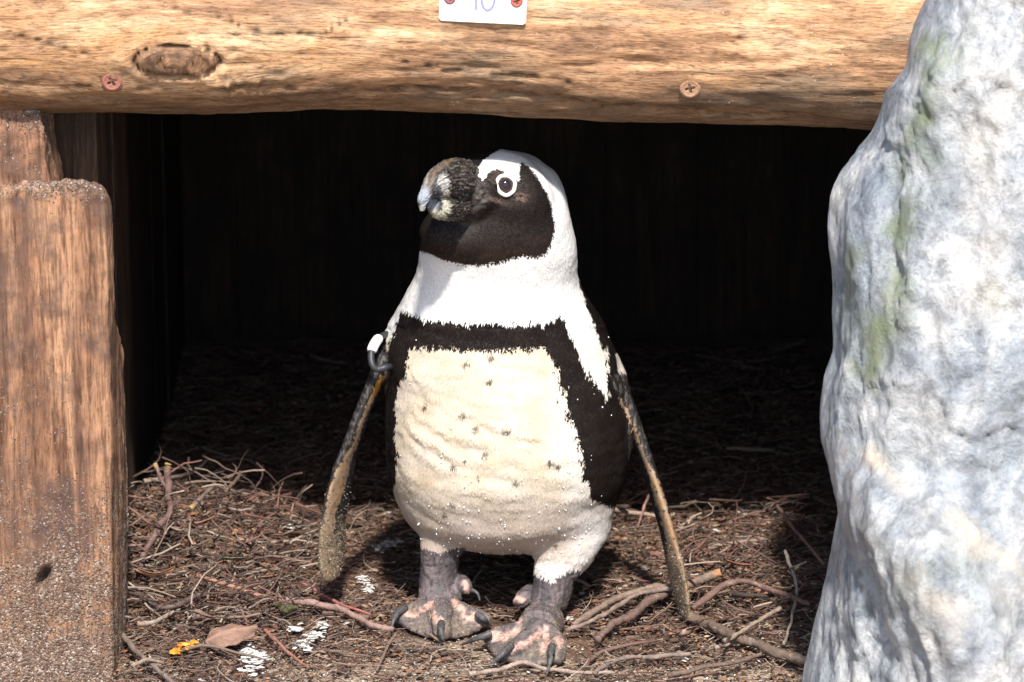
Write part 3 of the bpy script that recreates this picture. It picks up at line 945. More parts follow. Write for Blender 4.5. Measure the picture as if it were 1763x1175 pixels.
    deg = np.bincount(E.ravel(), minlength=n)[:, None]
    x, y = proj(V)
    w = ss(955, 925, y) * ss(655, 676, x) * (1 - ((x > 1046 + np.clip(y - 640, 0, 100) * .45) & (y > 600)))
    w = np.maximum(w, ss(985, 960, y) * (x > 900) * (x < 1040))
    w = (w * .5)[:, None]
    for _ in range(70):
        A_ = np.stack([np.bincount(E[:, 0], V[E[:, 1], k], n) + np.bincount(E[:, 1], V[E[:, 0], k], n) for k in range(3)], 1) / deg
        V = V + (A_ - V) * w
    set_co(me, V)
    return me

BROW = [(829, 281), (846, 266), (876, 250), (912, 256), (896, 276), (892, 296), (892, 312), (868, 306), (856, 296), (846, 293), (837, 303), (831, 313), (824, 306), (821, 293)]
STRIPE_IN = [(896, 252), (893, 277), (910, 287), (926, 310), (941, 334), (950, 360), (954, 395), (950, 420), (940, 436), (922, 444), (900, 440), (870, 448), (835, 455), (805, 456), (775, 450), (750, 442), (722, 431), (700, 428)]
CHEST = [(640, 640), (668, 600), (682, 560), (692, 529), (704, 536), (735, 549), (800, 556), (850, 553), (895, 558), (925, 549), (936, 556), (962, 543), (975, 560), (986, 582), (1000, 612), (1014, 642), (1030, 668), (1042, 695), (1046, 700), (1060, 690), (1110, 690),
         (1110, 868), (1062, 872), (1040, 868), (1024, 860), (1014, 838), (1004, 815), (1006, 790), (996, 765), (990, 735), (978, 712), (968, 690), (972, 668), (960, 640), (948, 612), (938, 597), (900, 600), (860, 601), (800, 602), (760, 599), (700, 596),
         (703, 618), (697, 642), (686, 655), (683, 690), (680, 730), (683, 770), (681, 800), (678, 835), (640, 840)]
SPOTS = [(802, 625, 6), (845, 613, 6), (843, 655, 7), (731, 700, 5), (795, 713, 6), (818, 738, 6), (872, 740, 8), (780, 803, 5), (823, 821, 4), (835, 783, 6), (887, 829, 6), (948, 795, 5), (962, 801, 5), (778, 868, 5), (764, 885, 5), (957, 940, 5), (800, 790, 3), (920, 890, 2)]
BLK = np.array((.011, .0075, .0065)); WHT = np.array((.86, .85, .83)); CRM = np.array((.59, .495, .375)); PNK = np.array((.48, .385, .33))
def paint_body(V, N):
    qx, qy = proj(V)
    # ragged feather edges
    S = np.stack([qx, qy, 0 * qx], 1)
    jx = fbm(S, (1 / 4., 1 / 9., 1), 3, seed=1) * 8 + fbm(S, 1 / 30., 2, seed=2) * 9
    jy = fbm(S, (1 / 3., 1 / 16., 1), 3, seed=3) * 11 + fbm(S, 1 / 30., 2, seed=4) * 6
    head = ss(500, 460, qy)
    jx *= 1 - .72 * head; jy *= 1 - .72 * head
    jx = jx * (1 + 1.1 * ss(930, 950, qx) * ss(600, 640, qy))
    x = qx + jx; y = qy + jy
    c = np.tile(WHT, (len(V), 1))
    # belly tone
    st = np.clip(.75 + fbm(S, 1 / 70., 4, seed=5) * .9, 0, 1)
    bel = ss(560, 605, qy) * (.55 + .45 * ss(1000, 930, qx))
    c = mix(c, CRM, bel * (.55 + .45 * st))
    c = mix(c, (.50, .39, .25), bel * np.clip(fbm(S, 1 / 45., 4, seed=6) * 1.6 - .15, 0, .6) * ss(640, 680, qy) * ss(880, 820, qy))
    c = mix(c, PNK, ss(830, 930, qy) * .8)  # pinkish lower belly, with the shading of its underside in the colour
    c = mix(c, WHT * .92, ss(960, 1030, qx) * ss(860, 900, qy) * .7)
    c = mix(c, WHT, np.exp(-((qx - 948) / 30) ** 2 - ((qy - 985) / 16) ** 2))
    # black markings
    blk = inpoly(x, y, CHEST)
    back = (qx > np.interp(y, [430, 480, 520, 560, 600, 640, 700], [992, 996, 1006, 1022, 1038, 1046, 1046]) + jx * .6) & (qy > 430) & (qy < 872)
    bits = (np.hypot((qx - 1045) / 5, (qy - 600) / 26) < 1)
    back &= ~(((qx > 1058 + (qy - 610) * .18) & (qx < 1100) & (qy > 606 + jy * .3) & (qy < 688)))
    back &= ~((qx > 1036) & (qx < 1046) & (qy > 596) & (qy < 628) & (jx > -2))
    blk |= back
    si = np.array(STRIPE_IN, float)
    facepoly = [(700, 225), (896, 225)] + STRIPE_IN
    face = inpoly(x, y, facepoly)
    brow = inpoly(x, y, BROW)
    brow |= inpoly(qx, qy, [(756, 278), (766, 262), (774, 250), (778, 266), (772, 280)])
    # bare stippled skin between bill and eye
    stip = inpoly(qx, qy, [(838, 312), (846, 294), (856, 292), (868, 296), (866, 312), (850, 322)])
    face = (face & ~brow) | stip
    blk |= face
    far = (N[:, 1] > .35) & (V[:, 2] > .05) & ((V[:, 1] > .07) | (V[:, 2] > .2))
    blk |= far & ~((N[:, 0] < -.6) & (V[:, 2] > .40)) 
    blk |= (V[:, 1] > .105)
    # underside and tail
    blk |= (V[:, 1] > .10) & (V[:, 2] < .13)
    bc = BLK * (1 + .6 * fbm(V, 60, 3, seed=2)[:, None])
    bc = bc + np.array((.012, .006, .004)) * (head * ss(380, 440, qy))[:, None]
    blk |= (qx < 667 + (qy - 575) * .0) & (qy > 572) & (qy < 700)
    c = np.where(blk[:, None], bc, c)
    # paler skin streaks under the eye and at the gape
    sk = np.exp(-((qx - 852) / 20) ** 2 - ((qy - 345 - (qx - 852) * .25) / 4) ** 2) + .9 * np.exp(-((qx - 897) / 10) ** 2 - ((qy - 340) / 8) ** 2)
    c = mix(c, (.30, .19, .16), np.clip(sk * (.5 + fbm(S, 1 / 5., 3, seed=8) * 1.8), 0, .75) * (face & ~brow))
    bz = ss(1.2, .5, np.hypot((qx - 812) / 36, (qy - 326) / 46)) * (face & ~brow)
    bc2 = mix(np.tile(np.array((.012, .010, .009)), (len(V), 1)), (.10, .08, .068), ss(.35, .8, fbm(V, (170, 170, 260), 4, ridged=True, seed=66)))
    c = mix(c, bc2, bz)
    gd, gt = segdist(qx + fbm(S, 1 / 10., 2, seed=61) * 5, qy, [(793, 378), (812, 366), (826, 352), (842, 340)])
    c = mix(c, (.16, .14, .125), np.exp(-(gd / 2.4) ** 2) * .8 * (face & ~brow))
    gd, gt = segdist(qx, qy, [(800, 384), (820, 370), (836, 352)])
    c = mix(c, (.10, .08, .07), np.exp(-(gd / 6) ** 2) * .6 * (face & ~brow) * np.clip(.5 + fbm(S, 1 / 4., 2, seed=62) * 2, 0, 1))
    c = mix(c, (.10, .07, .055), np.clip(stip * (.3 + fbm(S, 1 / 3., 2, seed=9) * 2), 0, 1))
    for a, b, r in SPOTS:
        d = np.hypot((qx - a) / r, (qy - b) / (r * .75)) + jx * .04
        c = mix(c, (.03, .025, .022), ss(1.5, .4, d) * .85)
    # flippers
    for FL, sd in ((FLIP_L, -1), (FLIP_R, 1)):
        d, t = segdist(qx, qy, FL)
        t = t / (len(FL) - 1)
        hw = np.interp(t, np.linspace(0, 1, len(FL)), FL[:, 3])
        on = (d < hw * 1.5 + 3) & ((qx < 669 + (qy - 640) * -.0) if sd < 0 else ((qx > 1046 + np.clip(qy - 640, 0, 80) * .45) & (qy > 640))) & (qy > 600)
        on |= (d < hw * 2 + 6) & (qy > 885) & ((qx < 660) if sd < 0 else (qx > 1090))
        if sd < 0:
            line = [(657, 652), (650, 668), (636, 695), (622, 730), (612, 762), (597, 795), (588, 820), (578, 848), (570, 880), (563, 930), (570, 990)]
            w0 = np.array([4, 6, 3.5, 3.5, 4, 7, 11, 12, 9, 11, 16])
        else:
            line = [(1040, 645), (1056, 668), (1072, 695), (1084, 722), (1097, 755), (1108, 785), (1122, 815), (1134, 850), (1144, 885), (1158, 930), (1170, 990), (1180, 1065)]
            w0 = np.array([4, 4, 3.5, 2.5, 2.5, 3, 6, 9, 8, 11, 20, 26])
        dl, tl = segdist(qx + jx * .25, qy, line)
        wl = np.interp(tl, np.arange(len(w0)), w0)
        fc = np.tile(np.array((.022, .019, .018)), (len(V), 1))
        tan = mix(np.tile(np.array((.36, .21, .10)), (len(V), 1)), (.42, .31, .22), np.clip(.5 + fbm(S, 1 / 18., 3, seed=14), 0, 1))
        if sd < 0: tan = mix(tan, (.62, .30, .06), np.exp(-((qy - 665) / 22) ** 2))
        m = (dl + fbm(S, 1 / 7., 3, seed=21) * 6 < wl)
        m &= ~(fbm(S, 1 / 6., 2, seed=22) > .34)
        fc = np.where(m[:, None], tan, fc)
        grey = (fbm(S, (1 / 5., 1 / 12., 1), 3, seed=24) > .1) & (dl > wl)
        fc = np.where((grey & (qy < 820))[:, None], (.10, .09, .085), fc)
        zs = 875 if sd < 0 else 950
        sand = ss(zs, zs + 60, qy + fbm(S, 1 / 20., 3, seed=23) * 40)
        grain = fbm(S, 1 / 2.6, 2, seed=25)
        sc = mix(np.tile(np.array((.22, .165, .105)), (len(V), 1)), (.42, .35, .26), ss(.15, .4, grain))
        sc = mix(sc, (.05, .04, .03), ss(-.15, -.4, grain))
        fc = mix(fc, sc, sand * (.25 + .6 * ss(-.3, .0, fbm(S, 1 / 9., 2, seed=27))))
        c = np.where(on[:, None], fc, c)
    # legs and feet
    leg = ((qx < 802) & (qy > 950 + jy * .5 - 8 * np.minimum(np.abs((qx - 757) / 35), 1.2)) & (qx > 665)) | ((qx > 795) & (qx < 1000) & (qy > 1001 + jy * .5 - 16 * np.minimum(np.abs((qx - 948) / 30), 1.3))) | ((V[:, 2] < .034) & (V[:, 1] < .07))
    leg &= (V[:, 1] < .085) & (qx > 660) & (qx < 1010)
    g = fbm(V, 320, 3, seed=31)
    lc = mix(np.tile(np.array((.085, .075, .080)), (len(V), 1)), (.22, .17, .175), np.clip(.35 + fbm(V, (90, 90, 40), 3, seed=30) * 1.3, 0, 1))
    crk = ss(.45, .75, fbm(V, (130, 130, 60), 3, ridged=True, seed=33))
    lc = mix(lc, (.035, .03, .033), crk * .7)
    lf = ss(.035, .022, V[:, 2])
    up = ss(.1, .5, N[:, 2])
    san = np.clip(lf * (.38 + fbm(V, 45, 3, seed=34) * 1.6), 0, 1)
    scol = mix(np.tile(np.array((.16, .125, .095)), (len(V), 1)), (.42, .34, .26), ss(-.1, .35, g))
    lc = mix(lc, scol, san * .85)
    pinkm = 0 * qx
    for line in ([(745, 1040), (728, 1050), (710, 1060), (700, 1055)], [(745, 1052), (748, 1070), (758, 1068)], [(783, 1038), (796, 1052), (805, 1066), (822, 1058)], [(800, 1004), (808, 1024)],
                 [(876, 1035), (892, 1030), (900, 1034)], [(890, 1085), (868, 1097), (848, 1100)], [(940, 1082), (925, 1095), (905, 1108), (880, 1118)], [(942, 1095), (936, 1118)], [(842, 1090), (860, 1093)], [(960, 1100), (965, 1112)], [(891, 1060), (893, 1070)]):
        d, tt = segdist(qx + fbm(S, 1 / 9., 3, seed=41) * 9, qy + fbm(S, 1 / 9., 3, seed=43) * 7, line)
        pinkm = np.maximum(pinkm, ss(7.5, 3, d))
    pinkm *= np.clip(.85 + fbm(S, 1 / 6., 3, seed=44) * 1.2, 0, 1)
    lc = mix(lc, (.72, .44, .36), pinkm * .9)
    c = np.where(leg[:, None], lc, c)
    return c, leg

def build_penguin():
    root = empty('penguin', PB, 'black and white penguin standing on twigs in the mouth of the nest', 'penguin')
    me = build_body_skin()
    V = get_co(me); N = get_no(me)
    qx, qy = proj(V)
    fr = ss(.2, -.2, N[:, 1])
    h = 0 * qx
    # skin folds on the belly
    folds = [([(694, 645), (716, 705), (765, 742), (835, 770), (900, 788)], 7, .0028), ([(688, 700), (730, 758), (800, 796), (885, 812)], 8, .0026),
             ([(738, 650), (785, 702), (855, 738), (925, 757), (975, 772)], 7, .0026), ([(700, 765), (765, 808), (845, 832), (930, 838)], 9, .0022), ([(800, 688), (850, 712), (905, 722), (940, 735)], 7, .0024),
             ([(700, 620), (725, 665), (770, 700), (800, 722)], 6, .0018), ([(860, 755), (900, 772), (950, 790)], 6, .0022)]
    for f, w, amp in folds:
        fx, fy = zip(*f)
        d = (qy + fbm(V, 22, 3, seed=3) * 26 - np.interp(qx, fx, fy)) * .72
        fade = np.clip(.55 + fbm(V, 26, 2, seed=len(f)) * 1.6, 0, 1) * .42 * ss(fx[0] - 15, fx[0] + 30, qx) * ss(fx[-1] + 15, fx[-1] - 40, qx)
        h += amp * (np.exp(-(d / w) ** 2) - .8 * np.exp(-((d - w * 1.7) / w) ** 2)) * fade * fr
    body = (qy > 560) & (qy < 960) & (qx > 668) & (qx < 1080)
    h += body * (fbm(V, (13, 20, 26), 3, seed=5) * .0034 + fbm(V, 55, 2, seed=15) * .0003)
    h += (~body) * fbm(V, 45, 3, seed=6) * .0012
    h += ss(1.2, .6, np.hypot((qx - 812) / 34, (qy - 326) / 46)) * fbm(V, (150, 150, 260), 3, ridged=True, seed=66) * .0014 * (V[:, 1] < .03)
    # scales and wrinkles on legs and feet
    lg = (qy > 950) & (V[:, 2] < .09) & (V[:, 1] < .09) & (qx > 665) & (qx < 1000)
    h += lg * (fbm(V, (120, 120, 220), 3, ridged=True, seed=7) * .0012)
    V = V + N * h[:, None]
    set_co(me, V)
    N = get_no(me)
    c, leg = paint_body(V, N)
    set_col(me, c)
    bvh = BVHTree.FromPolygons(V.tolist(), [tuple(p.vertices) for p in me.polygons])
    # ---- plumage
    me.calc_loop_triangles()
    T = np.empty(len(me.loop_triangles) * 3, np.int32); me.loop_triangles.foreach_get('vertices', T); T = T.reshape(-1, 3)
    a, b, d = V[T[:, 0]], V[T[:, 1]], V[T[:, 2]]
    ar = np.linalg.norm(np.cross(b - a, d - a), axis=1)
    tc = (a + b + d) / 3
    tx, ty = proj(tc)
    isleg = leg[T].any(1)
    fl = ((tx < 668) & (ty > 600)) | ((tx > 1050 + np.clip(ty - 640, 0, 100) * .4) & (ty > 690) & (tc[:, 1] < .075)) | ((tx > 1093) & (ty > 600)) | ((tx < 655) & (ty > 585))
    fn = N[T[:, 0]]
    w = ar * ~isleg * ~fl * (.25 + .75 * (fn[:, 1] < .3))
    bare = (np.hypot(tx - 795, ty - 325) < 42) | (np.hypot(tx - 870, ty - 319) < 17)
    w = w * ~bare
    n = 150000
    idx = rng.choice(len(T), n, p=w / w.sum())
    r1 = np.sqrt(rng.random(n)); r2 = rng.random(n)
    p = a[idx] * (1 - r1)[:, None] + b[idx] * (r1 * (1 - r2))[:, None] + d[idx] * (r1 * r2)[:, None]
    nn = (N[T[idx, 0]] + N[T[idx, 1]] + N[T[idx, 2]]); nn /= np.linalg.norm(nn, axis=1)[:, None]
    col, _ = paint_body(p, nn)
    px, py = proj(p)
    face = atY(800, 325, -.06)
    out = p - face; out /= np.linalg.norm(out, axis=1)[:, None]
    hd = ss(480, 400, py)[:, None]
    dr = out * hd + np.array([0, 0, -1.0]) * (1 - hd)
    side = np.clip((px - 960) / 120, -0, 1)[:, None] * np.array([-.15, 0, 0])
    dr = dr + side + rng.normal(0, .22, (n, 3))
    dr -= nn * (dr * nn).sum(1)[:, None]; dr /= np.linalg.norm(dr, axis=1)[:, None]
    sd = np.cross(nn, dr)
    hdm = hd[:, 0]
    L = (rng.uniform(.0035, .0068, n) * (1 - .45 * hdm))[:, None]; Wd = (rng.uniform(.0004, .00085, n) * (1 - .3 * hdm))[:, None]
    lift = rng.uniform(.01, .06, (n, 1))
    col = col * rng.uniform(.92, 1.04, (n, 1))
    q0 = p - nn * .0004
    q1 = p + dr * L * .45 + sd * Wd + nn * (L * lift * .6)
    q2 = p + dr * L + nn * (L * lift)
    q3 = p + dr * L * .45 - sd * Wd + nn * (L * lift * .6)
    FV = np.stack([q0, q1, q2, q3], 1).reshape(-1, 3)
    FF = np.arange(n * 4).reshape(-1, 4)[:, ::-1]
    fm = mesh_np('plumage', FV - PB, FF, True, np.repeat(col, 4, 0))
    # feathers carry the direction of the skin they lie on
    nrm = np.repeat(nn, 4, 0) * 1.0 + rng.normal(0, .06, (n, 3)).repeat(4, 0)
    nrm /= np.linalg.norm(nrm, axis=1)[:, None]
    fm.normals_split_custom_set_from_vertices(nrm.tolist())
    body_o = link('body', me, M_skin, root)
    set_co(me, V - PB)
    pl = link('plumage', fm, M_feather, root); pl['kind'] = 'stuff'
    # ---- sand sticking to the flippers, feet
    def crust(mask, n_, size, lift_):
        w_ = ar * mask; ix = rng.choice(len(T), n_, p=w_ / w_.sum())
        a1 = np.sqrt(rng.random(n_)); a2 = rng.random(n_)
        q = a[ix] * (1 - a1)[:, None] + b[ix] * (a1 * (1 - a2))[:, None] + d[ix] * (a1 * a2)[:, None]
        s_ = rng.uniform(*size, (n_, 1, 1))
        base_ = np.array([(-1, -.4, 0), (.1, -.8, .3), (1, .2, 0), (0, .8, -.2), (0, 0, .8), (0, 0, -.8)])
        vv_ = base_[None] * (1 + rng.normal(0, .25, (n_, 6, 3))) @ np.array(Matrix.Rotation(.7, 3, 'X'))
        vv_ = vv_ * s_ + (q + N[T[ix, 0]] * lift_)[:, None]
        f_ = np.array([(j, (j + 1) % 4, 4) for j in range(4)] + [((j + 1) % 4, j, 5) for j in range(4)])
        pal_ = np.array([(.32, .25, .18), (.22, .16, .11), (.48, .41, .33), (.09, .065, .045), (.04, .033, .03), (.14, .10, .075)])
        return vv_.reshape(-1, 3), [(f_[None] + (np.arange(n_) * 6)[:, None, None]).reshape(-1, 3)], np.repeat(pal_[rng.integers(0, 6, n_)] * rng.uniform(.7, 1.25, (n_, 1)), 6, 0)
    wv = fbm(tc, 60, 3, seed=71)
    mL = (tx < 665) * ss(820, 960, ty + wv * 60) * (ty > 600)
    mR = (tx > 1093) * ss(900, 1000, ty + wv * 60)
    mF = isleg * (tc[:, 2] < .034) * (fn[:, 2] > -.1) * ss(-.25, .25, wv)
    Vg, Fg, Cg = [], [], []; off = 0
    for v_, f_, c_ in (crust(mL, 2000, (.0003, .0008), .0002), crust(mR, 1800, (.0003, .0008), .0002), crust(mF, 3600, (.00025, .0006), .0001)):
        Vg.append(v_); Fg.append(f_[0] + off); Cg.append(c_); off += len(v_)
    so = link('sand_crust', mesh_np('sand_crust', np.concatenate(Vg) - PB, np.concatenate(Fg), False, np.concatenate(Cg)), M_litter, root); so['kind'] = 'stuff'
    # ---- bill
    def mandible(name, rows, crease):
        R = spline(rows, 110)
        m = len(R)
        pts = [atY(q[0], q[1], q[2]) for q in R]
        k = 100
        a = np.linspace(0, 2 * math.pi, k, endpoint=False)
        rings = []
        for i in range(m):
            t = pts[min(i + 1, m - 1)] - pts[max(i - 1, 0)]; t /= np.linalg.norm(t)
            u = np.array([0, .1, 1.0]); u -= t * (u @ t); u /= np.linalg.norm(u)
            v = np.cross(t, u)
            rv, rl = R[i, 3], R[i, 4]
            cu, su = np.cos(a), np.sin(a)
            rr = 1 / (np.abs(cu) ** 2.2 + np.abs(su) ** 2.2) ** (1 / 2.2)
            rings.append(pts[i] + (cu * rr * rv)[:, None] * u + (su * rr * rl)[:, None] * v)
        Vv = np.concatenate(rings)
        i_, j_ = np.meshgrid(np.arange(m - 1), np.arange(k), indexing='ij')
        A = (i_ * k + j_).ravel(); B = (i_ * k + (j_ + 1) % k).ravel()
        Fq = np.stack([A, B, B + k, A + k], 1)
        Vv = np.concatenate([Vv, [pts[-1]]])
        Tt = np.array([[m * k, (m - 1) * k + j, (m - 1) * k + (j + 1) % k] for j in range(k)])
        mm = mesh_np(name, Vv, [Fq, Tt], True)
        Nn = get_no(mm)
        s = np.concatenate([np.repeat(np.linspace(0, 1, m), k), [1]])
        x, y = proj(Vv)
        S = np.stack([x, y, 0 * x], 1)
        aa = np.concatenate([np.tile(a, m), [0]])
        SA = np.stack([s * 3.2 + .25 * fbm(Vv, 60, 2, seed=3), np.cos(aa) * 4.2, np.sin(aa) * 4.2], 1)
        streak = fbm(SA, (1.0, 2.2, 2.2), 5, ridged=True, seed=44, gain=.62)
        hh = fbm(Vv, (150, 150, 300), 4, ridged=True, seed=4) * .0017 * ss(.75, .5, s) + (streak - .3) * .0016 + fbm(Vv, 90, 3, seed=5) * .0008 + fbm(Vv, (330, 330, 500), 3, seed=15, ridged=True) * .0006
        Vn = Vv + Nn * hh[:, None]
        set_co(mm, Vn - PB)
        cc = mix(np.tile(np.array((.014, .011, .010)), (len(Vv), 1)), (.060, .044, .034), np.clip(.2 + fbm(Vv, 120, 4, seed=6) * 1.5, 0, 1))
        cc = mix(cc, (.26, .23, .20), ss(.50, .80, streak) * .75)  # ridges painted lighter, like highlights on the relief
        cc = mix(cc, (.34, .31, .28), ss(.55, .8, fbm(Vv, (230, 230, 420), 4, ridged=True, seed=8)) * .45)
        return mm, cc, s, x, y, S
    mm, cc, s, x, y, S = mandible('upper_bill', [(812, 324, -.014, .0185, .016), (800, 318, -.036, .0215, .0168), (786, 312, -.057, .0205, .0155), (770, 310, -.078, .0172, .0125), (756, 314, -.095, .0138, .0100), (744, 321, -.109, .0105, .0080), (735, 332, -.118, .0066, .0056), (728, 346, -.1225, .0042, .0036), (727, 362, -.123, .0012, .0016)], 0)
    nx_ = fbm(S, 1 / 6., 3, seed=51) * 7; x2 = x + nx_; y2 = y + fbm(S, 1 / 6., 3, seed=52) * 7
    def ell(cx_, cy_, rx_, ry_, e0=1.15, e1=.75): return ss(e0, e1, np.hypot((x2 - cx_) / rx_, (y2 - cy_) / ry_))
    cd, ct = segdist(x, y, [(770, 266), (752, 277), (741, 287), (733, 299), (728, 316)])
    cc = mix(cc, (.10, .080, .062), ss(26, 4, cd) * .8)
    cc = mix(cc, (.42, .38, .33), np.exp(-((cd - 5 + fbm(S, 1 / 8., 2, seed=91) * 5) / 2.2) ** 2) * .75)
    cc = mix(cc, (.30, .20, .12), np.exp(-((cd - 14 + fbm(S, 1 / 8., 2, seed=92) * 6) / 2.5) ** 2) * .45)
    cc = mix(cc, (.03, .025, .022), np.exp(-((cd - 21) / 3) ** 2) * .6)
    cc = mix(cc, (.56, .55, .52), ell(763, 318, 11, 20) * .95)
    cc = mix(cc, (.62, .58, .44), ell(768, 334, 7, 9) * .8)
    cc = mix(cc, (.09, .095, .11), ell(755, 328, 6, 9) * .9)
    cc = mix(cc, (.10, .10, .11), ell(750, 312, 4, 10) * .7)
    cc = mix(cc, (.36, .40, .46), ss(744, 738, x2) * ss(318, 330, y) * .9)
    cc = mix(cc, (.66, .66, .60), ss(349, 357, y) * ss(741, 734, x))
    set_col(mm, cc); link('upper_bill', mm, M_bill, root)
    mm, cc, s, x, y, S = mandible('lower_bill', [(816, 350, -.012, .0150, .015), (802, 353, -.034, .0145, .0142), (787, 355, -.055, .0128, .0125), (773, 357, -.074, .0116, .0112), (762, 358, -.088, .0110, .0102), (753, 357, -.097, .0100, .0088), (747, 355, -.104, .0062, .006)], 0)
    nx_ = fbm(S, 1 / 6., 3, seed=53) * 6; x2 = x + nx_; y2 = y + fbm(S, 1 / 6., 3, seed=54) * 6
    cc = mix(cc, (.60, .57, .44), ell(759, 358, 18, 20))
    cc = mix(cc, (.30, .30, .33), ell(748, 352, 14, 13, 1.15, .8))
    cc = mix(cc, (.045, .05, .06), ell(755, 352, 6, 10))
    cc = mix(cc, (.55, .52, .50), ell(744, 350, 4, 5) * .5)
    set_col(mm, cc); link('lower_bill', mm, M_bill, root)
    # ---- eyes
    def sphere_mesh(r, k=24, squash=1.0):
        P = Parts(); P.ball((0, 0, 0), (r, r, r * squash), k=k); m = P.mesh('eye')
        for pp in m.polygons: pp.use_smooth = True
        return m
    def eye(p, nrm):
        R = frame(nrm)
        e = sphere_mesh(.0088, 28)
        set_co(e, get_co(e) @ R.T + p - nrm * .0030 - PB)
        eo = link('eye', e, M_iris, root)
        pu = sphere_mesh(.0036, 20, .25)
        set_co(pu, get_co(pu) @ R.T + p + nrm * .0055 - PB)
        link('pupil', pu, M_pupil, eo)
        ang = np.linspace(0, 2 * math.pi, 40, endpoint=False)
        pts = []
        for t in ang:
            rad_ = .0088 + .0014 * max(0, math.cos(t + math.pi / 2 - .35)) ** 3
            rad_ *= 1 + .03 * math.sin(3 * t + 1) + .02 * math.sin(7 * t)
            pts.append(p + R @ np.array([rad_ * math.cos(t), rad_ * math.sin(t), .0018]) )
        rr = tube_rings(pts + [pts[0]], [.0020] * 41, 10, axis=nrm)
        Vr = np.concatenate(rr[:-1]); k = 10; F = []
        for i in range(40):
            for j in range(k):
                i2 = (i + 1) % 40
                F.append([i * k + j, i * k + (j + 1) % k, i2 * k + (j + 1) % k, i2 * k + j])
        me_ = mesh_np('eye_ring', Vr - PB, np.array(F), True, np.tile(np.array((.82, .76, .72)), (len(Vr), 1)))
        link('eye_ring', me_, M_skin, eo)
    p, nr = hit(bvh, 870, 319)
    nr = nr if nr @ -FWD > 0 else -nr
    nr = nr * .6 - FWD * .5; nr /= np.linalg.norm(nr)
    eye(p, nr)
    src = Vector((-.6, float(p[1]) - .0, float(p[2]) + .008))
    loc, no, i, dist = bvh.ray_cast(src, Vector((1, 0, 0)))
    if loc is not None:
        no = np.array(no); no = no if no[0] < 0 else -no
        eye(np.array(loc), no)
    # ---- claws
    claws = [[(697, 1045, .022), (684, 1054, .021), (676, 1072, .014), (673, 1092, .004)], [(760, 1072, .022), (759, 1084, .021), (763, 1100, .013), (769, 1113, .003)], [(822, 1057, .020), (832, 1064, .018), (841, 1072, .010), (851, 1080, .003)],
             [(846, 1090, .020), (826, 1096, .017), (806, 1104, .010), (789, 1113, .003)], [(880, 1110, .022), (868, 1122, .020), (848, 1140, .011), (826, 1156, .003)], [(950, 1112, .022), (949, 1128, .020), (944, 1150, .011), (937, 1172, .002)]]
    for cl in claws:
        s_ = spline([atZ(*q) for q in cl], 14)[:12]; s_[:, 2] = np.maximum(s_[:, 2] - .001, .003)
        P = Parts(); P.tube(list(s_), list(np.interp(np.linspace(0, 1, 12), [0, .25, .6, 1], [.0040, .0037, .0025, .0007])), 12)
        m = P.mesh('claw')
        for pp in m.polygons: pp.use_smooth = True
        set_co(m, get_co(m) - PB)
        link('claw', m, M_claw, root)
    s_ = spline([atY(812, 1016, .008), atY(822, 1022, .004), atY(826, 1034, .002)], 8)
    P = Parts(); P.tube(list(s_), list(np.linspace(.0022, .0008, 8)), 8); m = P.mesh('claw'); set_co(m, get_co(m) - PB); link('claw', m, M_claw, root)
    # ---- flipper band
    loop = [(682, 634, .035), (668, 632, .004), (650, 636, .0), (641, 628, .0), (639, 610, .006), (645, 593, .015), (656, 580, .03), (672, 576, .05), (684, 590, .065), (686, 615, .06)]
    pts = [atY(*q) for q in spline(loop + [loop[0]], 60)]
    P = Parts(); P.tube(pts, .0034, 12, flat=1.0); m = P.mesh('flipper_band')
    for pp in m.polygons: pp.use_smooth = True
    set_co(m, get_co(m) - PB); bo = link('flipper_band', m, M_black, root)
    P = Parts(); P.tube(pts[25:35], [.0042] + [.0052] * 8 + [.0042], 14); m = P.mesh('band_sleeve')
    for pp in m.polygons: pp.use_smooth = True
    set_co(m, get_co(m) - PB); link('band_sleeve', m, M_white, bo)
    # ---- water beads on the belly
    Pd = Parts()
    for _ in range(150):
        bx, by = rng.uniform(700, 1030), 960 - abs(rng.normal(0, 75))
        if _ % 5 == 0: bx, by = rng.uniform(690, 1060), rng.uniform(540, 900)
        pp_, nn_ = hit(bvh, bx, by)
        if pp_ is None or pp_.ndim == 0: continue
        r = rng.choice([.0004, .0006, .0008, .0011], p=[.4, .35, .2, .05])
        nn_ = nn_ if nn_ @ -FWD > 0 else -nn_
        Pd.ball(pp_ + nn_ * .0010, (r, r, r * 1.2), k=8)
    m = Pd.mesh('water_beads')
    for pp in m.polygons: pp.use_smooth = True
    set_co(m, get_co(m) - PB); wb = link('water_beads', m, M_water, root); wb['kind'] = 'stuff'
build_penguin()

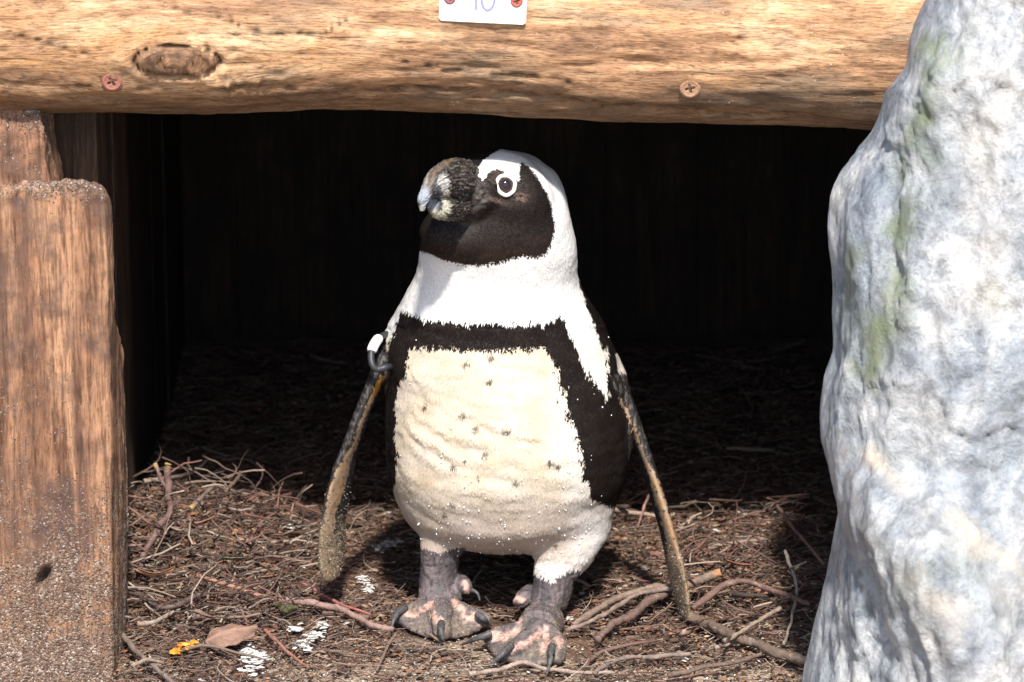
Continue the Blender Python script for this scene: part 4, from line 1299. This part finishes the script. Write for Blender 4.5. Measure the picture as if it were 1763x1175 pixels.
# ------------------------------------------------------------------ nest litter
PAL = np.array([(.13, .080, .062), (.085, .052, .043), (.17, .115, .09), (.23, .17, .135), (.15, .085, .068), (.07, .048, .040), (.32, .25, .20), (.20, .10, .075)])
def twigs(n, xr, yr, length, rad, rise=.02, steep=.22, k=5, segs=5, hold=None, seed=1):
    r = np.random.default_rng(seed)
    x = r.uniform(*xr, n); y = r.uniform(*yr, n)
    if hold is not None:
        m = hold(x, y, r); x, y = x[m], y[m]; n = len(x)
    L = r.uniform(*length, n); az = r.uniform(0, math.pi, n); az = np.where(r.random(n) < .5, az * .35 - .3, az)
    el = np.abs(r.normal(0, steep, n)) * np.sign(r.normal(size=n))
    d = np.stack([np.cos(az) * np.cos(el), np.sin(az) * np.cos(el), np.sin(el)], 1)
    t = np.linspace(-.5, .5, segs + 1)
    bend = r.normal(0, .16, (n, 3)); bend2 = np.cumsum(r.normal(0, .10 / segs, (n, segs + 1, 3)), 1); bend[:, 2] *= .5
    C = np.stack([x, y, gh(x, y) + r.uniform(.0, rise, n) + np.abs(np.sin(el)) * L * .45], 1)
    P = C[:, None] + d[:, None] * (t[None, :, None] * L[:, None, None]) + bend[:, None] * ((t[None, :, None] ** 2 * 4 - .5) * L[:, None, None]) + bend2 * L[:, None, None]
    g = gh(P[..., 0].ravel(), P[..., 1].ravel()).reshape(n, -1)
    P[..., 2] = np.maximum(P[..., 2], g + .0005)
    R = r.uniform(*rad, n)
    T = np.gradient(P, axis=1); T /= np.linalg.norm(T, axis=2, keepdims=True) + 1e-9
    up = np.array([.13, .11, 1.0]); U = up - T * (T @ up)[..., None]; U /= np.linalg.norm(U, axis=2, keepdims=True)
    W = np.cross(T, U)
    a = np.linspace(0, 2 * math.pi, k, endpoint=False)
    taper = np.linspace(1, .55, segs + 1)
    V = P[:, :, None] + (np.cos(a)[None, None, :, None] * U[:, :, None] + np.sin(a)[None, None, :, None] * W[:, :, None]) * (R[:, None] * taper)[..., None, None]
    V = V.reshape(-1, 3)
    b = (np.arange(n) * (segs + 1) * k)[:, None, None]; i = (np.arange(segs) * k)[None, :, None]; j = np.arange(k)[None, None]; j2 = (j + 1) % k
    F = np.stack([(b + i + j).ravel(), (b + i + j2).ravel(), (b + i + j2 + k).ravel(), (b + i + j + k).ravel()], 1)
    col = PAL[r.integers(0, len(PAL), n)] * r.uniform(.6, 1.5, (n, 1))
    capA = (b[:, 0] + np.arange(k)[None])[:, ::-1]; capB = b[:, 0] + segs * k + np.arange(k)[None]
    return V, [F, np.concatenate([capA, capB])], np.repeat(col, (segs + 1) * k, 0)
def clear(x, y, r):
    """keep the feet, the posts and the boulder free"""
    m = ~((((x + .065) / .068) ** 2 + ((y + .01) / .055) ** 2 < 1) | (((x - .02) / .065) ** 2 + ((y + .06) / .06) ** 2 < 1))
    m &= ~((x < -.385) & (y < .06)) & ~((x > .46) & (y < .02)) & (x > -.40) & (x < .51)
    return m & ((y > -.10) | (r.random(len(x)) < .35) | (np.abs(x) > .25))
def merge(lst):
    V = []; F4 = {}; C = []; n = 0
    for v, fs, c in lst:
        V.append(v); C.append(c)
        for f in fs: F4.setdefault(f.shape[1], []).append(f + n)
        n += len(v)
    return np.concatenate(V), [np.concatenate(f) for f in F4.values()], np.concatenate(C)
A = twigs(24000, (-.47, .52), (-.30, 1.0), (.008, .045), (.0003, .0008), .009, .20, 4, 5, clear, 1)
B = twigs(900, (-.47, .52), (-.28, .95), (.02, .07), (.0006, .0014), .014, .16, 5, 12, clear, 2)
Cc = twigs(70, (-.44, .50), (-.2, .8), (.03, .09), (.0018, .0030), .02, .12, 6, 7, clear, 3)
Dd = twigs(420, (-.42, -.20), (-.05, .30), (.015, .055), (.0006, .0015), .04, .40, 5, 5, clear, 4)
Ee = twigs(300, (.18, .46), (-.05, .35), (.015, .055), (.0006, .0015), .03, .35, 5, 5, clear, 5)
V, F, C = merge([A, B, Cc, Dd, Ee])
tag(link('twig_litter', mesh_np('twig_litter', V, F, True, C), M_bark), 'tangled fine brown twigs and rootlets covering the nest floor', 'twigs', kind='stuff')
def chips(n, seed, xr, yr, size, pal, rise=.008, hold=clear):
    r = np.random.default_rng(seed)
    x = r.uniform(*xr, n); y = r.uniform(*yr, n); m = hold(x, y, r) if hold else np.ones(n, bool); x, y = x[m], y[m]; n = len(x)
    s = r.uniform(*size, (n, 1)) * np.exp(r.normal(0, .25, (n, 1)))
    base = np.array([(-1, -.4, 0), (0, -.7, .1), (1, -.3, 0), (1.1, .4, .15), (0, .75, 0), (-1, .35, .1), (0, 0, .45), (0, 0, -.4)])
    Vv = base[None] * (1 + r.normal(0, .22, (n, 8, 3)))
    az = r.uniform(0, 6.28, n); tx = r.normal(0, .5, n)
    c, s_ = np.cos(az), np.sin(az)
    X = Vv[..., 0] * c[:, None] - Vv[..., 1] * s_[:, None]; Y = Vv[..., 0] * s_[:, None] + Vv[..., 1] * c[:, None]
    Z = Vv[..., 2] + X * np.sin(tx)[:, None] * .5
    Vv = np.stack([X, Y, Z], 2) * s[:, None]
    Vv += np.stack([x, y, gh(x, y) + r.uniform(0.0005, rise, n)], 1)[:, None]
    f = np.array([(j, (j + 1) % 6, 6) for j in range(6)] + [((j + 1) % 6, j, 7) for j in range(6)])
    F = (f[None] + (np.arange(n) * 8)[:, None, None]).reshape(-1, 3)
    col = np.asarray(pal)[r.integers(0, len(pal), n)] * r.uniform(.7, 1.3, (n, 1))
    return Vv.reshape(-1, 3), [F], np.repeat(col, 8, 0)
cl = merge([chips(38000, 21, (-.47, .52), (-.35, .9), (.0010, .0036), [(.16, .09, .06), (.10, .06, .045), (.26, .17, .11), (.34, .24, .16), (.30, .15, .08), (.06, .04, .03)]),
            chips(1900, 22, (-.45, .50), (-.3, .7), (.0008, .0040), [(.46, .42, .35), (.58, .56, .52), (.34, .31, .24), (.38, .24, .15), (.40, .30, .20), (.30, .22, .16)])])
tag(link('leaf_crumbs', mesh_np('leaf_crumbs', *cl[:2], False, cl[2]), M_litter), 'crumbled bark, leaf bits and pale chips scattered between the twigs', 'plant litter', kind='stuff')
sand_hold = lambda x, y, r: (y < .0 - np.abs(r.normal(0, .05, len(x)))) & ~((x < -.39) & (y > -.16)) & ~((x > .5) & (y > -.4)) | (r.random(len(x)) < .04) & (y < .3)
sg = chips(26000, 31, (-.5, .45), (-.36, .1), (.0005, .0013), [(.42, .33, .25), (.30, .21, .15), (.55, .47, .38), (.16, .11, .085), (.70, .66, .60)], .004, sand_hold)
tag(link('sand_grains', mesh_np('sand_grains', *sg[:2], False, sg[2]), M_litter), 'coarse pale sand grains on the soil in front of the feet', 'sand', kind='stuff')

# ------------------------------------------------------------------ larger sticks, each a thing of its own
STICKS = [
    ('thick grey brown root running from the flipper tip towards the boulder', [(1188, 1062, .012), (1225, 1075, .012), (1270, 1098, .012), (1310, 1112, .012), (1360, 1130, .012), (1410, 1142, .010)], 9.5, (.17, .12, .09)),
    ('broken root with a pale orange end between the flipper and the boulder', [(1240, 985, .03), (1215, 995, .028), (1180, 1008, .024), (1130, 1012, .022), (1080, 1025, .018), (1030, 1050, .012), (985, 1076, .006)], 7.5, (.24, .17, .13)),
    ('curved brown root lying just below the broken pale ended root', [(1150, 1018, .016), (1120, 1035, .016), (1085, 1062, .014), (1050, 1080, .012), (1025, 1100, .008)], 8, (.17, .11, .09)),
    ('thin root beside the right foot running up to the flipper', [(1160, 1012, .024), (1110, 1018, .024), (1070, 1038, .02), (1020, 1068, .014), (975, 1085, .008)], 5, (.25, .18, .15)),
    ('red brown root arching from the flipper towards the boulder', [(1195, 1050, .02), (1240, 1012, .026), (1290, 1002, .028), (1330, 1018, .026), (1370, 1030, .022), (1395, 1042, .018)], 6, (.17, .10, .08)),
    ('straight pale twig crossing above the thick grey brown root', [(1245, 1105, .018), (1290, 1078, .022), (1345, 1045, .026)], 4.5, (.28, .21, .16)),
    ('long bent twig near the bottom edge right of the feet', [(1025, 1160, .006), (1045, 1142, .008), (1080, 1130, .009), (1130, 1130, .009), (1190, 1128, .008)], 4.5, (.25, .19, .16)),
    ('brown twig along the bottom edge below the round leaf', [(1150, 1165, .006), (1200, 1150, .008), (1260, 1142, .009), (1310, 1128, .01)], 4.5, (.16, .11, .09)),
    ('slender red twig leaning up beside the boulder', [(1340, 872, .05), (1360, 900, .04), (1380, 925, .03), (1420, 975, .02)], 3.5, (.24, .14, .11)),
    ('pale upright twig with a tan bud in front of the boulder', [(1352, 948, .045), (1368, 990, .035), (1372, 1030, .022), (1360, 1080, .012), (1350, 1110, .008)], 3.5, (.30, .25, .20)),
    ('thin pink stem standing behind the right flipper', [(1117, 852, .03), (1108, 880, .02), (1098, 912, .005)], 2.6, (.30, .16, .14)),
    ('long red brown twig lying from the heap to the left foot', [(490, 1035, .016), (540, 1040, .015), (590, 1052, .013), (640, 1075, .010), (680, 1085, .008)], 6.5, (.30, .19, .16)),
    ('thin red twig lying above the long twig beside the left foot', [(515, 1005, .02), (545, 1018, .018), (585, 1040, .015), (640, 1060, .008)], 3.2, (.36, .13, .11)),
    ('reddish twig from the heap down to the green moss lump', [(340, 990, .022), (400, 1010, .02), (440, 1025, .018), (485, 1035, .014)], 4, (.34, .18, .13)),
    ('upright forked twig end beside the post', [(292, 798, .065), (290, 840, .055), (292, 880, .042), (270, 915, .034), (248, 950, .022), (238, 985, .01)], 6.5, (.17, .10, .09)),
    ('short side shoot leaning against the upright forked twig', [(268, 797, .07), (280, 825, .058), (290, 842, .05)], 4, (.17, .10, .09)),
    ('dark dead twig leaning right of the upright forked twig', [(330, 875, .035), (352, 850, .042), (364, 838, .046)], 4.5, (.17, .12, .10)),
    ('dim brown twig leaning far back on the left of the nest', [(390, 845, .03), (405, 828, .036), (415, 813, .04)], 4, (.15, .10, .08)),
    ('dark twig poking out of the heap beside the post foot', [(196, 1008, .02), (240, 1025, .02), (285, 1045, .018), (340, 1025, .022), (345, 1022, .022)], 5.5, (.12, .08, .07)),
    ('grey twig in the bottom left corner beside the post', [(205, 1085, .014), (235, 1120, .012), (270, 1150, .010), (300, 1180, .008)], 5, (.20, .15, .12)),
    ('pale twig across the heap left of the curled brown leaf', [(235, 1075, .016), (265, 1072, .018), (300, 1055, .020)], 4, (.34, .27, .21)),
    ('red twig from the curled leaf towards the bottom edge', [(455, 1085, .012), (480, 1108, .010), (510, 1135, .008), (530, 1150, .006)], 3, (.33, .15, .11)),
    ('forked dry twig below the claws of the left foot', [(682, 1090, .008), (672, 1110, .006), (658, 1135, .004), (650, 1155, .003)], 2.8, (.22, .15, .12)),
    ('thin dry twig slanting down behind the feet', [(740, 1092, .006), (765, 1108, .005), (785, 1126, .003)], 2.2, (.25, .17, .12)),
    ('long pale stick under the claws of the right foot', [(810, 1160, .006), (860, 1153, .007), (900, 1143, .008), (935, 1150, .006), (1010, 1158, .005), (1060, 1160, .004)], 4.2, (.36, .27, .22)),
    ('brown stick lying deep inside behind the left flipper', [(395, 868, .012), (440, 880, .012), (490, 888, .010)], 5, (.12, .07, .06)),
]
for lab, pts, r, col in STICKS:
    q = np.array([onG(x, y, h + .005) for x, y, h in pts])
    s = spline(q, len(pts) * 9)
    s = s + np.stack([fbm(s, 28, 3, seed=k + len(lab)) for k in range(3)], 1) * np.array([.006, .006, .003]) * min(1, r / 5) 
    rad = pxm(r) * (np.linspace(1.05, .75, len(s)) * (1 + fbm(s, 60, 2)[:] * .35))
    rr = tube_rings(list(s), list(rad), 10, axis=(0, 0, 1))
    P = Parts(); P.loft(rr); m = P.mesh('stick')
    Vv = get_co(m)
    for pp in m.polygons: pp.use_smooth = True
    m.update(); Nn = get_no(m)
    Vv = Vv + Nn * (fbm(Vv, 260, 2, seed=5) * pxm(r) * .55)[:, None]
    cc = np.array(col) * (1 + fbm(Vv, 130, 3, seed=6) * .7)[:, None]
    cc = mix(cc, (.45, .40, .34), np.clip(fbm(Vv, 300, 2, seed=8) * 2 - .6, 0, .6))
    if 'orange end' in lab: cc = mix(cc, (.55, .27, .12), ss(.012, .002, np.linalg.norm(Vv - s[0], axis=1)))
    if 'upright forked' in lab: cc = mix(cc, (.45, .30, .12), ss(.008, .002, np.linalg.norm(Vv - s[0], axis=1)))
    b = s.mean(0); b[2] = s[:, 2].min()
    set_co(m, Vv - b); set_col(m, cc)
    o = link('twig', m, M_bark); o.location = b
    tag(o, lab, 'twig', 'larger twigs and roots in the nest')

# ------------------------------------------------------------------ leaves and droppings
def leaf(lab, px, py, h, lw, az, curl, col, tilt=(.3, .2), name='dead_leaf', cat='leaf'):
    n, m_ = 15, 9
    V = []
    L, W = pxm(lw[0]), pxm(lw[1])
    for i in range(n):
        t = i / (n - 1)
        wdt = W * math.sin(math.pi * t ** .8) ** .7 if 0 < t < 1 else .0004
        for j in range(m_):
            s = j / (m_ - 1) * 2 - 1
            jag = 1 + .07 * math.sin(i * 1.3 + j * .7 + L * 900)
            V.append([(t - .5) * 2 * L, s * wdt * jag, curl * W * (s * s) + curl * L * .5 * (2 * t - 1) ** 2 - .06 * W * abs(s) ** .2])
    V = np.array(V); V += np.stack([fbm(V, 60, 3, seed=L * 999 + k) for k in range(3)], 1) * np.array([.15, .2, .3]) * W
    ca, sa = math.cos(az), math.sin(az)
    tx, ty = tilt
    R = np.array([[ca, -sa, 0], [sa, ca, 0], [0, 0, 1]]) @ np.array([[math.cos(ty), 0, math.sin(ty)], [0, 1, 0], [-math.sin(ty), 0, math.cos(ty)]]) @ np.array([[1, 0, 0], [0, math.cos(tx), -math.sin(tx)], [0, math.sin(tx), math.cos(tx)]])
    Vw = V @ R.T
    i, j = np.meshgrid(np.arange(n - 1), np.arange(m_ - 1), indexing='ij'); k = (i * m_ + j).ravel()
    F = np.stack([k, k + 1, k + m_ + 1, k + m_], 1)
    N_ = R @ np.array([0, 0, 1.0])
    nn = len(Vw)
    Vt = np.concatenate([Vw, Vw - N_ * .0006]); F2 = np.concatenate([F[:, ::-1], F + nn])
    per = list(range(m_)) + [a * m_ + m_ - 1 for a in range(1, n)] + [(n - 1) * m_ + b for b in range(m_ - 2, -1, -1)] + [a * m_ for a in range(n - 2, 0, -1)]
    S = np.array([[per[a], nn + per[a], nn + per[(a + 1) % len(per)], per[(a + 1) % len(per)]] for a in range(len(per))])
    vein = np.exp(-(V[:, 1] / (W * .07)) ** 2)
    c = np.array(col) * (1 + fbm(V, 110, 4, seed=3) * .8)[:, None]
    c = mix(c, np.array(col) * 1.7, vein * .6)
    me = mesh_np(name, Vt, [F2, S], True, np.concatenate([c, c * .8]))
    o = link(name, me, M_litter); p = onG(px, py, h + .018); o.location = p
    tag(o, lab, cat, 'dead leaves in the nest')
leaf('curled brown leaf with a hollow beneath it, left in front', 398, 1085, .014, (46, 24), .3, -.5, (.25, .15, .11), (.6, -.15))
leaf('grey green leaf lying flat on the heap near the back', 402, 962, .012, (24, 17), .4, .15, (.27, .26, .19), (-.4, .1))
leaf('round dry brown leaf just below the right flipper tip', 1184, 1094, .010, (20, 20), 1.2, .5, (.27, .18, .14), (-.5, .3))
leaf('red brown leaf among twigs right of the flipper', 1272, 972, .014, (24, 10), -.2, .3, (.28, .11, .065), (-.3, .1))
leaf('tan leaf scrap between the heap and the left flipper tip', 462, 995, .014, (20, 10), .5, .3, (.42, .24, .14), (-.4, .1))
leaf('orange brown curled leaf near the foot of the post', 268, 992, .018, (32, 11), .1, .6, (.36, .18, .10), (-.4, .0))
leaf('small tan leaf lying behind the left flipper tip', 482, 962, .010, (14, 8), .2, .4, (.40, .22, .13), (-.3, .1))
leaf('small pale leaf hanging on the upright twig by the boulder', 1374, 978, .045, (11, 7), 1.8, .4, (.48, .36, .24), (-.7, .3))
leaf('folded tan leaf beside the roots near the boulder', 1345, 1015, .026, (17, 8), 0.0, .5, (.38, .27, .18), (-.4, .1))
leaf('dull brown leaf half buried above the curled brown leaf', 350, 1060, .014, (22, 12), -.5, .3, (.22, .14, .11), (-.3, .2))

def lumps(name, lab, cat, spots, col, group=None, k=10, seed=0, sc=.35):
    P = Parts(); r = np.random.default_rng(seed)
    pts = []
    for (px, py, h, rx, ry, rz) in spots:
        p = onG(px, py, h + .008); pts.append(p); P.ball(p, (pxm(rx), pxm(ry), pxm(rz)), k=k)
    me = weld(P.mesh(), .0010, 1)
    V = get_co(me); N = get_no(me)
    V = V + N * (fbm(V, 220, 3, seed=seed) * .0022 * sc * 3)[:, None]
    c = np.array(col) * (1 + fbm(V, 260, 3, seed=4) * .3)[:, None]
    b = np.mean(pts, 0); set_co(me, V - b); set_col(me, c)
    o = link(name, me, M_litter); o.location = b
    return tag(o, lab, cat, group)
def cluster(name, lab, cat, spots, cols, n, size, group=None, seed=0):
    r_ = np.random.default_rng(seed); Vs = []; Fs = []; Cs = []; pts = []
    base = np.array([(-1, -.4, 0), (0, -.7, .1), (1, -.3, 0), (1.1, .4, .15), (0, .75, 0), (-1, .35, .1), (0, 0, .45), (0, 0, -.4)])
    f = [(j, (j + 1) % 6, 6) for j in range(6)] + [((j + 1) % 6, j, 7) for j in range(6)]
    k = 0
    for (px, py, h, rx, ry) in spots:
        for _ in range(n):
            a, b = r_.normal(0, .55, 2)
            p = onG(px + a * rx, py + b * ry, h + r_.uniform(-.003, .003)); pts.append(p)
            s_ = r_.uniform(*size)
            Rm = np.array(Matrix.Rotation(r_.uniform(0, 6.28), 3, 'Z') @ Matrix.Rotation(r_.normal(0, .25 if group else .7), 3, 'X'))
            Vs.append((base * (1 + r_.normal(0, .3, (8, 3))) * s_) @ Rm.T * (np.array([1, 1, .45]) if group else 1) + p)
            Fs.append(np.array(f) + k); k += 8
            Cs.append(np.tile(np.array(cols[r_.integers(len(cols))]) * r_.uniform(.85, 1.1), (8, 1)))
    b = np.mean(pts, 0); V = np.concatenate(Vs)
    o = link(name, mesh_np(name, V - b, np.concatenate(Fs), False, np.concatenate(Cs)), M_litter); o.location = b
    return tag(o, lab, cat, group)
OR = [(.78, .30, .03), (.70, .22, .03), (.80, .42, .08)]; WH = [(.70, .69, .66), (.60, .59, .55), (.75, .74, .72)]
G = 'white droppings on the litter'
cluster('orange_petals', 'bright orange crumpled petals on the litter at lower left', 'petal', [(322, 1112, .018, 11, 5), (335, 1105, .018, 6, 5), (306, 1122, .015, 8, 4)], OR, 13, (.0016, .0046), None, 3)
cluster('white_dropping', 'largest white dropping, near the bottom edge right of the orange petals', 'dropping', [(435, 1140, .012, 17, 20), (425, 1125, .012, 9, 12), (448, 1132, .012, 9, 10)], WH, 60, (.0008, .0052), G, 5)
cluster('white_dropping', 'long streaky white dropping above and right of the largest one', 'dropping', [(520, 1110, .010, 14, 9), (540, 1092, .012, 14, 8), (555, 1075, .012, 7, 10), (510, 1083, .014, 12, 4)], WH, 42, (.0007, .0040), G, 6)
cluster('white_dropping', 'dim white dropping between the left flipper and the left leg', 'dropping', [(655, 942, .009, 12, 7), (675, 936, .009, 14, 5)], WH, 40, (.0007, .0040), G, 7)
cluster('white_dropping', 'white dropping beside the left leg, just above the left foot', 'dropping', [(628, 1000, .009, 12, 10), (634, 1014, .009, 7, 9)], WH, 34, (.0007, .0038), G, 8)
cluster('white_dropping', 'small narrow white fleck far back behind the left flipper', 'dropping', [(497, 907, .012, 13, 3)], WH, 12, (.0018, .004), G, 9)
cluster('white_dropping', 'pale fleck beside the right foot at the ankle', 'dropping', [(985, 1064, .009, 9, 4)], WH, 9, (.0016, .0034), G, 10)
cluster('white_dropping', 'pale fleck behind the right flipper on the litter', 'dropping', [(1208, 966, .012, 9, 3)], WH, 8, (.0016, .003), G, 11)
lumps('moss_lump', 'dark green moss lump at the end of the long red brown twig', 'moss', [(495, 1048, .010, 16, 14, 8), (482, 1042, .010, 10, 10, 7)], (.085, .085, .035), seed=12)
